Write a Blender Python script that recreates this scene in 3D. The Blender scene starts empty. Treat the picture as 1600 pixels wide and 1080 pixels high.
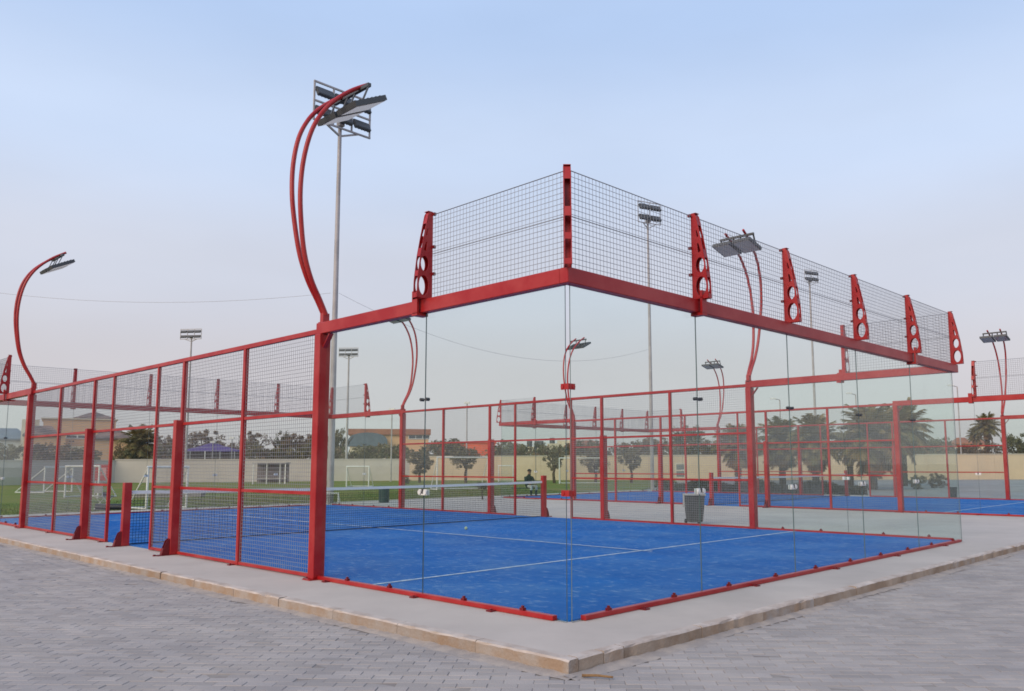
import bpy, bmesh, math, random
from mathutils import Vector, Matrix

random.seed(7)
S = bpy.context.scene
COL = S.collection
RAD = math.radians

# ------------------------------------------------------------------ camera
CAM = Vector((-5.2938, -4.8132, 1.3247))
YAW, PITCH, ROLL, FPX = 0.807077, 0.117382, -0.003460, 1289.66      # focal length in pixels of a 1600 wide frame
CX, CY = 854.39, 574.2                                             # principal point in that frame
_f = Vector((math.sin(YAW) * math.cos(PITCH), math.cos(YAW) * math.cos(PITCH), math.sin(PITCH)))
_r0 = Vector((math.cos(YAW), -math.sin(YAW), 0))
_u0 = _r0.cross(_f)
_r = _r0 * math.cos(ROLL) + _u0 * math.sin(ROLL)
_u = _u0 * math.cos(ROLL) - _r0 * math.sin(ROLL)
cd = bpy.data.cameras.new("camera")
cam = bpy.data.objects.new("camera", cd)
COL.objects.link(cam)
M = Matrix((_r, _u, -_f)).transposed().to_4x4()
M.translation = CAM
cam.matrix_world = M
cd.sensor_width = 36
cd.lens = FPX / 1600 * 36
cd.shift_x = -(CX - 800) / 1600
cd.shift_y = (CY - 540) / 1600
cd.clip_start = 0.1
cd.clip_end = 4000
S.camera = cam

# ------------------------------------------------------------------ world, sun, exposure
SUN_EL, SUN_AZ = RAD(30), RAD(266)          # azimuth clockwise from +Y: the light comes from -X
W = bpy.data.worlds.new("World")
S.world = W
W.use_nodes = True
nt = W.node_tree
nt.nodes.clear()
out = nt.nodes.new("ShaderNodeOutputWorld")
bg = nt.nodes.new("ShaderNodeBackground")
sky = nt.nodes.new("ShaderNodeTexSky")
sky.sky_type = 'NISHITA'
sky.sun_disc = False
sky.sun_elevation = SUN_EL
sky.sun_rotation = SUN_AZ
sky.air_density = 1.0
sky.dust_density = 3.0
sky.ozone_density = 2.0
SKY_STRENGTH = 0.07
EXPOSURE = 0.8
bg.inputs[1].default_value = SKY_STRENGTH
# thin high overcast veil over the clear sky: pale blue overhead, milky towards the horizon, the same all the way round
geo = nt.nodes.new("ShaderNodeTexCoord")
sep = nt.nodes.new("ShaderNodeSeparateXYZ")
nt.links.new(geo.outputs['Generated'], sep.inputs[0])
ramp = nt.nodes.new("ShaderNodeValToRGB")
ramp.color_ramp.interpolation = 'EASE'
VEIL = [(0.0, (0.635, 0.598, 0.615)), (0.10, (0.660, 0.632, 0.668)), (0.22, (0.685, 0.715, 0.820)),
        (0.36, (0.648, 0.768, 0.990)), (0.50, (0.510, 0.668, 0.960)), (1.0, (0.42, 0.57, 0.89))]
els = ramp.color_ramp.elements
while len(els) < len(VEIL):
    els.new(0.5)
for e, (p, c) in zip(els, VEIL):
    e.position = p
    e.color = (*c, 1)
nt.links.new(sep.outputs['Z'], ramp.inputs[0])
gain = nt.nodes.new("ShaderNodeVectorMath")
gain.operation = 'SCALE'
gain.inputs['Scale'].default_value = 1.0 / SKY_STRENGTH / 2 ** EXPOSURE
nt.links.new(ramp.outputs[0], gain.inputs[0])
# soft, barely visible cloud mottling
cn = nt.nodes.new("ShaderNodeTexNoise")
cn.inputs['Scale'].default_value = 2.2
cn.inputs['Detail'].default_value = 4
mp = nt.nodes.new("ShaderNodeMapping")
mp.inputs['Scale'].default_value = (1, 1, 3.2)
nt.links.new(geo.outputs['Generated'], mp.inputs[0])
nt.links.new(mp.outputs[0], cn.inputs[0])
cm = nt.nodes.new("ShaderNodeMapRange")
cm.inputs[1].default_value = 0.3
cm.inputs[2].default_value = 0.7
cm.inputs[3].default_value = 0.955
cm.inputs[4].default_value = 1.045
nt.links.new(cn.outputs[0], cm.inputs[0])
g2 = nt.nodes.new("ShaderNodeVectorMath")
g2.operation = 'SCALE'
nt.links.new(gain.outputs[0], g2.inputs[0])
nt.links.new(cm.outputs[0], g2.inputs['Scale'])
mixs = nt.nodes.new("ShaderNodeMix")
mixs.data_type = 'RGBA'
mixs.inputs[0].default_value = 0.92
nt.links.new(sky.outputs[0], mixs.inputs[6])
nt.links.new(g2.outputs[0], mixs.inputs[7])
nt.links.new(mixs.outputs[2], bg.inputs[0])
nt.links.new(bg.outputs[0], out.inputs[0])

sd = bpy.data.lights.new("sun", 'SUN')
sd.energy = 1.5
sd.angle = RAD(45)
sd.color = (1.0, 0.79, 0.58)
so = bpy.data.objects.new("sun", sd)
COL.objects.link(so)
sv = Vector((math.sin(SUN_AZ) * math.cos(SUN_EL), math.cos(SUN_AZ) * math.cos(SUN_EL), math.sin(SUN_EL)))
so.rotation_euler = (-sv).to_track_quat('-Z', 'Y').to_euler()
so.location = sv * 60

S.view_settings.view_transform = 'Standard'
S.view_settings.look = 'None'
S.view_settings.exposure = EXPOSURE
S.view_settings.gamma = 1
S.view_settings.use_curve_mapping = False
S.render.engine = 'CYCLES'
S.cycles.use_denoising = True
S.cycles.transparent_max_bounces = 48
S.cycles.max_bounces = 8
S.cycles.diffuse_bounces = 3
S.cycles.glossy_bounces = 3
S.cycles.caustics_reflective = False
S.cycles.caustics_refractive = False
S.cycles.sample_clamp_indirect = 4
S.cycles.filter_width = 1.7


# ------------------------------------------------------------------ helpers
def at(px, py, d):
    """a point d metres deep in front of the camera position, on the ray of a 1600x1080 pixel"""
    return CAM + (_f + _r * ((px - CX) / FPX) - _u * ((py - CY) / FPX)) * d


def facing(px):
    return -(YAW + math.atan((px - CX) / FPX))


def ground_at(px, d, z=0.0):
    p = at(px, 726, d)
    return Vector((p.x, p.y, z))


HDIR = Vector((math.sin(YAW), math.cos(YAW), 0))
RDIR = Vector((math.cos(YAW), -math.sin(YAW), 0))
VIEW_ROT = -YAW               # z rotation that turns local +X to the picture's right


class MB:
    def __init__(self):
        self.v, self.f, self.mi, self.sm = [], [], [], []

    def add(self, vs, fs, mi=0, smooth=False):
        b = len(self.v)
        self.v += [tuple(x) for x in vs]
        for q in fs:
            self.f.append([b + i for i in q])
            self.mi.append(mi)
            self.sm.append(smooth)
        return self

    def box(self, x0, x1, y0, y1, z0, z1, mi=0, mat=None, faces=None):
        vs = [(x0, y0, z0), (x1, y0, z0), (x1, y1, z0), (x0, y1, z0), (x0, y0, z1), (x1, y0, z1), (x1, y1, z1), (x0, y1, z1)]
        if mat is not None:
            vs = [mat @ Vector(v) for v in vs]
        fs = [(0, 3, 2, 1), (4, 5, 6, 7), (0, 1, 5, 4), (1, 2, 6, 5), (2, 3, 7, 6), (3, 0, 4, 7)]
        if isinstance(mi, (list, tuple)):
            for q, k in zip(fs, mi):
                self.add(vs, [q], k)
            return self
        return self.add(vs, fs, mi)

    def cbox(self, c, s, mi=0, mat=None):
        return self.box(c[0] - s[0] / 2, c[0] + s[0] / 2, c[1] - s[1] / 2, c[1] + s[1] / 2, c[2] - s[2] / 2, c[2] + s[2] / 2, mi, mat)

    def bar(self, p, q, w, h=None, mi=0, up=(0, 0, 1)):
        p, q = Vector(p), Vector(q)
        h = h or w
        d = (q - p).normalized()
        up = Vector(up)
        s = d.cross(up)
        if s.length < 1e-4:
            s = d.cross(Vector((0, 1, 0)))
        s.normalize()
        t = s.cross(d)
        vs = []
        for o in (p, q):
            for a, b in ((-1, -1), (1, -1), (1, 1), (-1, 1)):
                vs.append(o + s * (a * w / 2) + t * (b * h / 2))
        return self.add(vs, [(0, 1, 2, 3), (7, 6, 5, 4), (0, 4, 5, 1), (1, 5, 6, 2), (2, 6, 7, 3), (3, 7, 4, 0)], mi)

    def wire(self, p, q, w, mi=0):
        """thin three-sided wire without caps"""
        p, q = Vector(p), Vector(q)
        d = (q - p).normalized()
        s = d.orthogonal().normalized()
        t = d.cross(s)
        vs = []
        for o in (p, q):
            for k in range(4):
                a = k * math.pi / 2 + math.pi / 4
                vs.append(o + (s * math.cos(a) + t * math.sin(a)) * w / 2)
        return self.add(vs, [(0, 4, 5, 1), (1, 5, 6, 2), (2, 6, 7, 3), (3, 7, 4, 0)], mi, True)

    def tube(self, pts, r, n=8, mi=0, r1=None, caps=True):
        pts = [Vector(p) for p in pts]
        m = len(pts)
        vs, fs = [], []
        ref = None
        for i, p in enumerate(pts):
            d = (pts[min(i + 1, m - 1)] - pts[max(i - 1, 0)]).normalized()
            if ref is None:
                ref = d.orthogonal().normalized()
            s = (ref - d * ref.dot(d)).normalized()
            ref = s
            t = d.cross(s)
            rr = r if r1 is None else r + (r1 - r) * i / (m - 1)
            for k in range(n):
                a = 2 * math.pi * k / n
                vs.append(p + (s * math.cos(a) + t * math.sin(a)) * rr)
        for i in range(m - 1):
            for k in range(n):
                fs.append((i * n + k, i * n + (k + 1) % n, (i + 1) * n + (k + 1) % n, (i + 1) * n + k))
        self.add(vs, fs, mi, True)
        if caps:
            b = vs
            self.add(b[:n], [tuple(range(n - 1, -1, -1))], mi)
            self.add(b[-n:], [tuple(range(n))], mi)
        return self

    def mesh(self, name, mats):
        me = bpy.data.meshes.new(name)
        me.from_pydata(self.v, [], self.f)
        for m in (mats if isinstance(mats, (list, tuple)) else [mats]):
            me.materials.append(m)
        me.polygons.foreach_set('material_index', self.mi)
        me.polygons.foreach_set('use_smooth', self.sm)
        me.update()
        return me

    def build(self, name, mats, parent=None, loc=None, bevel=0.0, **kw):
        me = self.mesh(name, mats)
        if bevel:
            bm = bmesh.new()
            bm.from_mesh(me)
            bmesh.ops.remove_doubles(bm, verts=bm.verts, dist=1e-5)
            ed = [e for e in bm.edges if len(e.link_faces) == 2 and e.calc_face_angle(0) > 0.6]
            bmesh.ops.bevel(bm, geom=ed, offset=bevel, segments=1, affect='EDGES', profile=0.5)
            bm.to_mesh(me)
            bm.free()
        return put(name, me, parent, loc, **kw)


def put(name, me, parent=None, loc=None, rot=None, scale=None, **props):
    o = bpy.data.objects.new(name, me)
    COL.objects.link(o)
    if parent is not None:
        o.parent = parent
    if loc is not None:
        o.location = loc
    if rot is not None:
        o.rotation_euler = rot
    if scale is not None:
        o.scale = scale
    for k, v in props.items():
        o[k] = v
    return o


def thing(name, label, category, loc=(0, 0, 0), rz=0.0, group=None):
    o = put(name, None, None, loc, (0, 0, rz), label=label, category=category)
    o.empty_display_size = 0.2
    if group:
        o['group'] = group
    return o


def tag(o, label, category, group=None):
    o['label'] = label
    o['category'] = category
    if group:
        o['group'] = group
    return o


def copy_tree(o, parent=None):
    c = o.copy()
    COL.objects.link(c)
    c.parent = parent
    for ch in o.children:
        copy_tree(ch, c)
    return c


# ------------------------------------------------------------------ materials
def mat(name, color, rough=0.6, spec=0.5, var=0.0, vscale=3.0, col2=None, bump=0.0, bscale=40.0, metal=0.0, island=0.0, mixlo=0.4, mixhi=0.6, detail=5):
    m = bpy.data.materials.new(name)
    m.use_nodes = True
    t = m.node_tree
    b = t.nodes['Principled BSDF']
    b.inputs['Roughness'].default_value = rough
    b.inputs['Specular IOR Level'].default_value = spec
    b.inputs['Metallic'].default_value = metal
    co = t.nodes.new('ShaderNodeTexCoord')
    cur = None
    if col2 is not None or var:
        n = t.nodes.new('ShaderNodeTexNoise')
        n.inputs['Scale'].default_value = vscale
        n.inputs['Detail'].default_value = detail
        n.inputs['Roughness'].default_value = 0.6
        gp = t.nodes.new('ShaderNodeNewGeometry')
        t.links.new(gp.outputs['Position'], n.inputs['Vector'])
        mr = t.nodes.new('ShaderNodeMapRange')
        mr.inputs[1].default_value = mixlo
        mr.inputs[2].default_value = mixhi
        t.links.new(n.outputs[0], mr.inputs[0])
        mx = t.nodes.new('ShaderNodeMix')
        mx.data_type = 'RGBA'
        mx.inputs[6].default_value = (*color, 1)
        c2 = col2 if col2 is not None else tuple(c * (1 - var) for c in color)
        mx.inputs[7].default_value = (*c2, 1)
        t.links.new(mr.outputs[0], mx.inputs[0])
        cur = mx.outputs[2]
    else:
        b.inputs['Base Color'].default_value = (*color, 1)
    if island:
        gi = t.nodes.new('ShaderNodeNewGeometry')
        oi = t.nodes.new('ShaderNodeObjectInfo')
        ad = t.nodes.new('ShaderNodeMath')
        ad.operation = 'ADD'
        t.links.new(gi.outputs['Random Per Island'], ad.inputs[0])
        t.links.new(oi.outputs['Random'], ad.inputs[1])
        fr = t.nodes.new('ShaderNodeMath')
        fr.operation = 'FRACT'
        t.links.new(ad.outputs[0], fr.inputs[0])
        hr = t.nodes.new('ShaderNodeMapRange')
        hr.inputs[3].default_value = 1 - island
        hr.inputs[4].default_value = 1 + island
        t.links.new(fr.outputs[0], hr.inputs[0])
        hs = t.nodes.new('ShaderNodeHueSaturation')
        if cur is not None:
            t.links.new(cur, hs.inputs['Color'])
        else:
            hs.inputs['Color'].default_value = (*color, 1)
        t.links.new(hr.outputs[0], hs.inputs['Value'])
        cur = hs.outputs[0]
    if cur is not None:
        t.links.new(cur, b.inputs['Base Color'])
    if bump:
        bn = t.nodes.new('ShaderNodeTexNoise')
        bn.inputs['Scale'].default_value = bscale
        bn.inputs['Detail'].default_value = 6
        gp = t.nodes.new('ShaderNodeNewGeometry')
        t.links.new(gp.outputs['Position'], bn.inputs['Vector'])
        bp = t.nodes.new('ShaderNodeBump')
        bp.inputs['Strength'].default_value = bump
        bp.inputs['Distance'].default_value = 0.01
        t.links.new(bn.outputs[0], bp.inputs['Height'])
        t.links.new(bp.outputs[0], b.inputs['Normal'])
    return m


RED = mat('red_paint', (0.325, 0.0060, 0.0085), 0.38, 0.42, vscale=2.2, col2=(0.38, 0.030, 0.028), detail=9, bump=0.05, bscale=25)
RED_DARK = mat('red_paint_bracket', (0.15, 0.005, 0.008), 0.5, 0.4)
WIRE = mat('galvanised_wire', (0.27, 0.275, 0.29), 0.5, 0.5)
STEEL = mat('steel_grey', (0.39, 0.365, 0.36), 0.45, 0.5, var=0.2, vscale=2)
STEEL_DARK = mat('steel_dark', (0.06, 0.065, 0.07), 0.5, 0.5)
BOLT = mat('dark_bolt', (0.04, 0.042, 0.045), 0.45, 0.5)
WHITE = mat('white_paint', (0.72, 0.72, 0.70), 0.5, 0.4, var=0.15, vscale=4)
WHITE_LINE = mat('white_line', (0.62, 0.68, 0.74), 0.8, 0.1, col2=(0.40, 0.50, 0.64), vscale=9)
BLACK = mat('black_plastic', (0.015, 0.015, 0.016), 0.5, 0.4)
BIN_GREY = mat('grey_plastic', (0.085, 0.090, 0.088), 0.55, 0.4, var=0.25, vscale=6)
RIM_GREY = mat('pale_plastic', (0.42, 0.41, 0.38), 0.55, 0.4)
TEAL = mat('teal_plastic', (0.02, 0.05, 0.06), 0.5, 0.4)
NETM = mat('net_cord', (0.012, 0.014, 0.02), 0.8, 0.2)
TAPE = mat('net_tape', (0.80, 0.78, 0.74), 0.7, 0.2)
LAMP_GLASS = mat('lamp_glass', (0.42, 0.40, 0.36), 0.18, 0.7)
CONC = mat('concrete', (0.52, 0.465, 0.415), 0.85, 0.2, vscale=0.7, col2=(0.43, 0.385, 0.345), bump=0.15, bscale=60, mixlo=0.35, mixhi=0.68, detail=10)
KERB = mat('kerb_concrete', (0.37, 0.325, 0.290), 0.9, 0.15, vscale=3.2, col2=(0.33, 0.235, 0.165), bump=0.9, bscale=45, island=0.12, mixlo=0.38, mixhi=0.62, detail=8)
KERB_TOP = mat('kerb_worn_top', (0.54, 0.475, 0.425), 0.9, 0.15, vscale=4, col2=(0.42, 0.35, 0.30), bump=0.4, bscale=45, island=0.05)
KERB_GREY = mat('kerb_grey', (0.40, 0.315, 0.245), 0.9, 0.15, vscale=2.6, col2=(0.29, 0.21, 0.15), bump=0.6, bscale=45, island=0.12, detail=8)
HAUNCH = mat('kerb_mortar', (0.41, 0.36, 0.315), 0.9, 0.15, vscale=7, col2=(0.315, 0.285, 0.265), bump=0.35, bscale=50)
PAVER = mat('paver_concrete', (0.378, 0.346, 0.322), 0.85, 0.2, vscale=0.9, col2=(0.305, 0.282, 0.272), bump=0.4, bscale=90, island=0.11, detail=10, mixlo=0.36, mixhi=0.66)
JOINT = mat('joint_sand', (0.24, 0.215, 0.20), 0.95, 0.1, vscale=4, col2=(0.30, 0.275, 0.25))
SAND = mat('sandy_ground', (0.36, 0.31, 0.25), 0.95, 0.1, vscale=0.2, col2=(0.30, 0.26, 0.21))
YARD = mat('yard_paving', (0.31, 0.30, 0.29), 0.9, 0.15, vscale=0.5, col2=(0.26, 0.25, 0.24))
WALL_G = mat('grey_wall', (0.56, 0.50, 0.45), 0.9, 0.15, vscale=0.35, col2=(0.50, 0.45, 0.41), bump=0.1, bscale=3)
WALL_B = mat('beige_wall', (0.61, 0.475, 0.335), 0.9, 0.15, vscale=0.35, col2=(0.54, 0.425, 0.305), bump=0.1, bscale=3)
WALL_CAP = mat('wall_cap', (0.50, 0.44, 0.36), 0.9, 0.15)
PEACH = mat('peach_render', (0.72, 0.44, 0.25), 0.9, 0.15, vscale=0.3, col2=(0.66, 0.40, 0.23))
CREAM = mat('cream_render', (0.70, 0.60, 0.45), 0.9, 0.15, vscale=0.3, col2=(0.53, 0.45, 0.34))
PALE = mat('pale_render', (0.55, 0.55, 0.53), 0.9, 0.15, vscale=0.3, col2=(0.48, 0.48, 0.47))
TERRA = mat('terracotta', (0.36, 0.155, 0.09), 0.9, 0.15, vscale=0.8, col2=(0.30, 0.13, 0.085))
REDWALL = mat('red_render', (0.75, 0.14, 0.065), 0.85, 0.2, vscale=0.5, col2=(0.55, 0.11, 0.06))
ROOF_GR = mat('grey_roof', (0.26, 0.18, 0.155), 0.9, 0.15, vscale=0.8, col2=(0.12, 0.10, 0.10))
GLASS_D = mat('window_glass', (0.05, 0.07, 0.09), 0.15, 0.6)
SLATE = mat('slate_canopy', (0.105, 0.14, 0.18), 0.5, 0.4, var=0.2, vscale=0.6)
PURPLE = mat('purple_canvas', (0.10, 0.06, 0.22), 0.8, 0.2, var=0.2, vscale=0.8)
BARK = mat('bark', (0.10, 0.072, 0.05), 0.95, 0.1, vscale=4, col2=(0.06, 0.045, 0.033))
WOOD = mat('weathered_wood', (0.26, 0.16, 0.08), 0.9, 0.1, vscale=20, col2=(0.18, 0.11, 0.06))
SKIN = mat('skin', (0.33, 0.17, 0.11), 0.6, 0.3)
CLOTH_D = mat('dark_cloth', (0.02, 0.035, 0.035), 0.9, 0.1)
CLOTH_W = mat('white_cloth', (0.55, 0.55, 0.55), 0.9, 0.1)
HAIR = mat('dark_hair', (0.012, 0.010, 0.009), 0.7, 0.2)
FABRIC_G = mat('grey_fabric', (0.25, 0.25, 0.25), 0.9, 0.1)


def leaf_mat(name, c, c2, trans=0.35):
    m = mat(name, c, 0.65, 0.25, vscale=0.9, col2=c2, island=0.35)
    t = m.node_tree
    b = t.nodes['Principled BSDF']
    o = t.nodes['Material Output']
    tr = t.nodes.new('ShaderNodeBsdfTranslucent')
    src = b.inputs['Base Color'].links[0].from_socket
    t.links.new(src, tr.inputs[0])
    mx = t.nodes.new('ShaderNodeMixShader')
    mx.inputs[0].default_value = trans
    t.links.new(b.outputs[0], mx.inputs[1])
    t.links.new(tr.outputs[0], mx.inputs[2])
    t.links.new(mx.outputs[0], o.inputs[0])
    return m


LEAF_A = leaf_mat('leaf_dark', (0.120, 0.115, 0.046), (0.175, 0.150, 0.066))
LEAF_B = leaf_mat('leaf_olive', (0.215, 0.170, 0.082), (0.155, 0.135, 0.062))
LEAF_C = leaf_mat('leaf_brown', (0.250, 0.160, 0.092), (0.185, 0.134, 0.072))
PALM_G = leaf_mat('palm_leaf', (0.165, 0.145, 0.050), (0.270, 0.185, 0.080))
PALM_DRY = leaf_mat('palm_dry', (0.34, 0.20, 0.10), (0.23, 0.145, 0.075))
HEDGE = leaf_mat('hedge_leaf', (0.075, 0.072, 0.040), (0.115, 0.092, 0.056))


def court_material():
    m = bpy.data.materials.new('blue_turf')
    m.use_nodes = True
    t = m.node_tree
    b = t.nodes['Principled BSDF']
    b.inputs['Roughness'].default_value = 0.95
    b.inputs['Specular IOR Level'].default_value = 0.1
    gp = t.nodes.new('ShaderNodeNewGeometry')

    def noise(scale, detail, sc=(1, 1, 1)):
        mp_ = t.nodes.new('ShaderNodeMapping')
        mp_.inputs['Scale'].default_value = sc
        t.links.new(gp.outputs['Position'], mp_.inputs[0])
        n = t.nodes.new('ShaderNodeTexNoise')
        n.inputs['Scale'].default_value = scale
        n.inputs['Detail'].default_value = detail
        n.inputs['Roughness'].default_value = 0.65
        t.links.new(mp_.outputs[0], n.inputs['Vector'])
        return n.outputs[0]

    def rng(v, a, b_, lo=0.0, hi=1.0):
        r = t.nodes.new('ShaderNodeMapRange')
        r.inputs[1].default_value, r.inputs[2].default_value = a, b_
        r.inputs[3].default_value, r.inputs[4].default_value = lo, hi
        t.links.new(v, r.inputs[0])
        return r.outputs[0]

    def mix(f, a, b_):
        x = t.nodes.new('ShaderNodeMix')
        x.data_type = 'RGBA'
        t.links.new(f, x.inputs[0])
        for k, s in ((6, a), (7, b_)):
            if isinstance(s, tuple):
                x.inputs[k].default_value = (*s, 1)
            else:
                t.links.new(s, x.inputs[k])
        return x.outputs[2]

    base = mix(rng(noise(0.55, 4), 0.35, 0.65), (0.006, 0.108, 0.375), (0.010, 0.140, 0.450))
    # sand kept on the turf: broad pale drifts and small scuffs
    drift = mix(rng(noise(0.9, 9, (1, 0.55, 1)), 0.46, 0.74, 0, 0.5), base, (0.15, 0.31, 0.53))
    scuff = mix(rng(noise(8.0, 9, (1.15, 0.75, 1)), 0.54, 0.74, 0, 0.7), drift, (0.28, 0.41, 0.56))
    fine = mix(rng(noise(70, 3), 0.3, 0.7, 0, 0.22), scuff, (0.012, 0.07, 0.24))
    t.links.new(fine, b.inputs['Base Color'])
    bp = t.nodes.new('ShaderNodeBump')
    bp.inputs['Strength'].default_value = 0.3
    bp.inputs['Distance'].default_value = 0.01
    t.links.new(noise(120, 3), bp.inputs['Height'])
    t.links.new(bp.outputs[0], b.inputs['Normal'])
    return m


TURF_BLUE = court_material()


def glass_material():
    m = bpy.data.materials.new('toughened_glass')
    m.use_nodes = True
    t = m.node_tree
    t.nodes.clear()
    o = t.nodes.new('ShaderNodeOutputMaterial')
    tr = t.nodes.new('ShaderNodeBsdfTransparent')
    tr.inputs[0].default_value = (0.955, 0.986, 0.971, 1)
    gl = t.nodes.new('ShaderNodeBsdfGlossy')
    gl.inputs['Roughness'].default_value = 0.01
    gl.inputs['Color'].default_value = (0.95, 0.98, 0.97, 1)
    fr = t.nodes.new('ShaderNodeFresnel')
    bf = t.nodes.new('ShaderNodeNewGeometry')
    io = t.nodes.new('ShaderNodeMapRange')          # same reflectance on entering and on leaving the pane
    io.inputs[3].default_value, io.inputs[4].default_value = 1.38, 1 / 1.38
    t.links.new(bf.outputs['Backfacing'], io.inputs[0])
    t.links.new(io.outputs[0], fr.inputs['IOR'])
    fs_ = t.nodes.new('ShaderNodeMath')
    fs_.operation = 'MULTIPLY'
    fs_.inputs[1].default_value = 0.42
    t.links.new(fr.outputs[0], fs_.inputs[0])
    mx = t.nodes.new('ShaderNodeMixShader')
    t.links.new(fs_.outputs[0], mx.inputs[0])
    t.links.new(tr.outputs[0], mx.inputs[1])
    t.links.new(gl.outputs[0], mx.inputs[2])
    # dusty film on the pane, a little uneven
    df = t.nodes.new('ShaderNodeBsdfDiffuse')
    df.inputs[0].default_value = (0.52, 0.60, 0.57, 1)
    n = t.nodes.new('ShaderNodeTexNoise')
    n.inputs['Scale'].default_value = 1.1
    n.inputs['Detail'].default_value = 5
    gp = t.nodes.new('ShaderNodeNewGeometry')
    t.links.new(gp.outputs['Position'], n.inputs['Vector'])
    r = t.nodes.new('ShaderNodeMapRange')
    r.inputs[1].default_value, r.inputs[2].default_value = 0.35, 0.75
    r.inputs[3].default_value, r.inputs[4].default_value = 0.002, 0.016
    t.links.new(n.outputs[0], r.inputs[0])
    m2 = t.nodes.new('ShaderNodeMixShader')
    t.links.new(r.outputs[0], m2.inputs[0])
    t.links.new(mx.outputs[0], m2.inputs[1])
    t.links.new(df.outputs[0], m2.inputs[2])
    t.links.new(m2.outputs[0], o.inputs[0])
    return m


GLASS = glass_material()
GLASS_EDGE = mat('glass_edge', (0.11, 0.155, 0.155), 0.3, 0.5)

# ------------------------------------------------------------------ setting: ground sheets
APRON_X1, APRON_Y1 = 29.2, 21.9
MB().add([(-1500, -1500, -0.20), (1500, -1500, -0.20), (1500, 1500, -0.20), (-1500, 1500, -0.20)], [(0, 1, 2, 3)]).build('ground', SAND, kind='structure')


def sheet(name, m, x0, x1, y0, y1, z0, z1, **kw):
    return MB().box(x0, x1, y0, y1, z0, z1).build(name, m, kind='structure', **kw)


sheet('court_apron', CONC, -0.9, APRON_X1, -0.8, APRON_Y1, -0.3, 0.0)
sheet('yard', YARD, APRON_X1 + 0.02, 110, -40, 75, -0.3, -0.09)

# grass: a sheet plus many short blades near the courts
gm = mat('grass', (0.115, 0.165, 0.028), 0.95, 0.1, vscale=0.25, col2=(0.195, 0.175, 0.050), bump=0.4, bscale=14)
_g = [(-90, APRON_Y1 + .02), (APRON_X1 + .1, APRON_Y1 + .02), (66, 43), (120, 120), (-90, 120)]
MB().add([(x, y, -0.05) for x, y in _g] + [(x, y, -0.3) for x, y in _g], [(0, 1, 2, 3, 4)] + [((i + 1) % 5, i, i + 5, (i + 1) % 5 + 5) for i in range(5)]).build('grass_field', gm, kind='structure')
gb = MB()
rg = random.Random(3)
for i in range(26000):
    y = APRON_Y1 + 0.1 + 9 * rg.random() ** 1.5
    x = rg.uniform(-6, 27.5)
    a = rg.uniform(0, math.pi)
    h = rg.uniform(0.02, 0.05)
    w = 0.012
    dx, dy = math.cos(a) * w, math.sin(a) * w
    lx, ly = rg.uniform(-.02, .02), rg.uniform(-.02, .02)
    gb.add([(x - dx, y - dy, -0.05), (x + dx, y + dy, -0.05), (x + lx, y + ly, -0.05 + h)], [(0, 1, 2)])
gb.build('grass', leaf_mat('grass_blade', (0.10, 0.14, 0.035), (0.15, 0.15, 0.05)), kind='stuff', label='short green grass along the court apron edge', category='grass')

# paving of the foreground: joint bed with pavers on it
pave = MB().add([(-30, -30, -0.1042), (60, -30, -0.1042), (60, -0.9, -0.1042), (-1.0, -0.9, -0.1042), (-1.0, 40, -0.1042), (-30, 40, -0.1042)],
                [(0, 1, 2, 3), (0, 3, 4, 5)]).build('paving', JOINT, kind='structure')
PA = RAD(-48.5)
PD = Vector((math.cos(PA), math.sin(PA), 0))
PN = Vector((-math.sin(PA), math.cos(PA), 0))
PLn, PWd = 0.2, 0.1
spots = []
for row in range(-60, 260):
    for k in range(-160, 200):
        c = Vector((-5.3, -4.8, 0)) + PN * ((row + 0.5) * PWd) + PD * ((k + 0.5 * (row % 2)) * PLn)
        if not ((c.x < -1.07) or (c.y < -0.97)):
            continue
        d = (c - CAM).dot(HDIR)
        s = (c - CAM).dot(RDIR)
        if d < 3.2 or d > 24 or s < -0.72 * d - 1.0 or s > 0.66 * d + 1.0:
            continue
        spots.append(((c - CAM).length, c))
spots.sort(key=lambda q: q[0])


def paver_shape(mb, c=None, rot=None, tilt=(0, 0)):
    L, Wd, ch = PLn / 2 - 0.0016, PWd / 2 - 0.0019, 0.003
    vs = []
    for z, ins in ((-0.03, 0), (-ch, 0), (0, ch)):
        for a, b in ((-1, -1), (1, -1), (1, 1), (-1, 1)):
            x, y = a * (L - ins), b * (Wd - ins)
            zz = z + (x * tilt[0] + y * tilt[1])
            if c is None:
                vs.append((x, y, zz))
            else:
                vs.append((c.x + PD.x * x + PN.x * y, c.y + PD.y * x + PN.y * y, c.z + zz))
    fs = [(8, 9, 10, 11)]
    for b in (0, 4):
        for k in range(4):
            fs.append((b + k, b + (k + 1) % 4, b + 4 + (k + 1) % 4, b + 4 + k))
    mb.add(vs, fs)


pm = MB()
paver_shape(pm)
pme = pm.mesh('paver', PAVER)
rp = random.Random(11)
visible = [c for dd, c in spots if abs((c - CAM).dot(RDIR)) < 0.66 * (c - CAM).dot(HDIR) and (c - CAM).dot(HDIR) > 5.25]
near = set(id(c) for c in visible[:300])
big = MB()
for dd, c in spots:
    dz = rp.uniform(-0.0014, 0.0014) - (0.003 if rp.random() < .06 else 0)
    tx, ty = rp.uniform(-.012, .012), rp.uniform(-.022, .022)
    yaw = rp.uniform(-.012, .012)
    if id(c) in near:
        put('paver', pme, pave, (c.x, c.y, -0.1 + dz), (ty, -tx, PA + yaw))
    else:
        paver_shape(big, Vector((c.x, c.y, -0.1 + dz)), None, (tx, ty))
big.build('paver', PAVER, pave, kind='stuff')

# kerb of separate stones with a mortar haunch at its foot
kerb = put('kerb', None, kind='structure')


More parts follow.
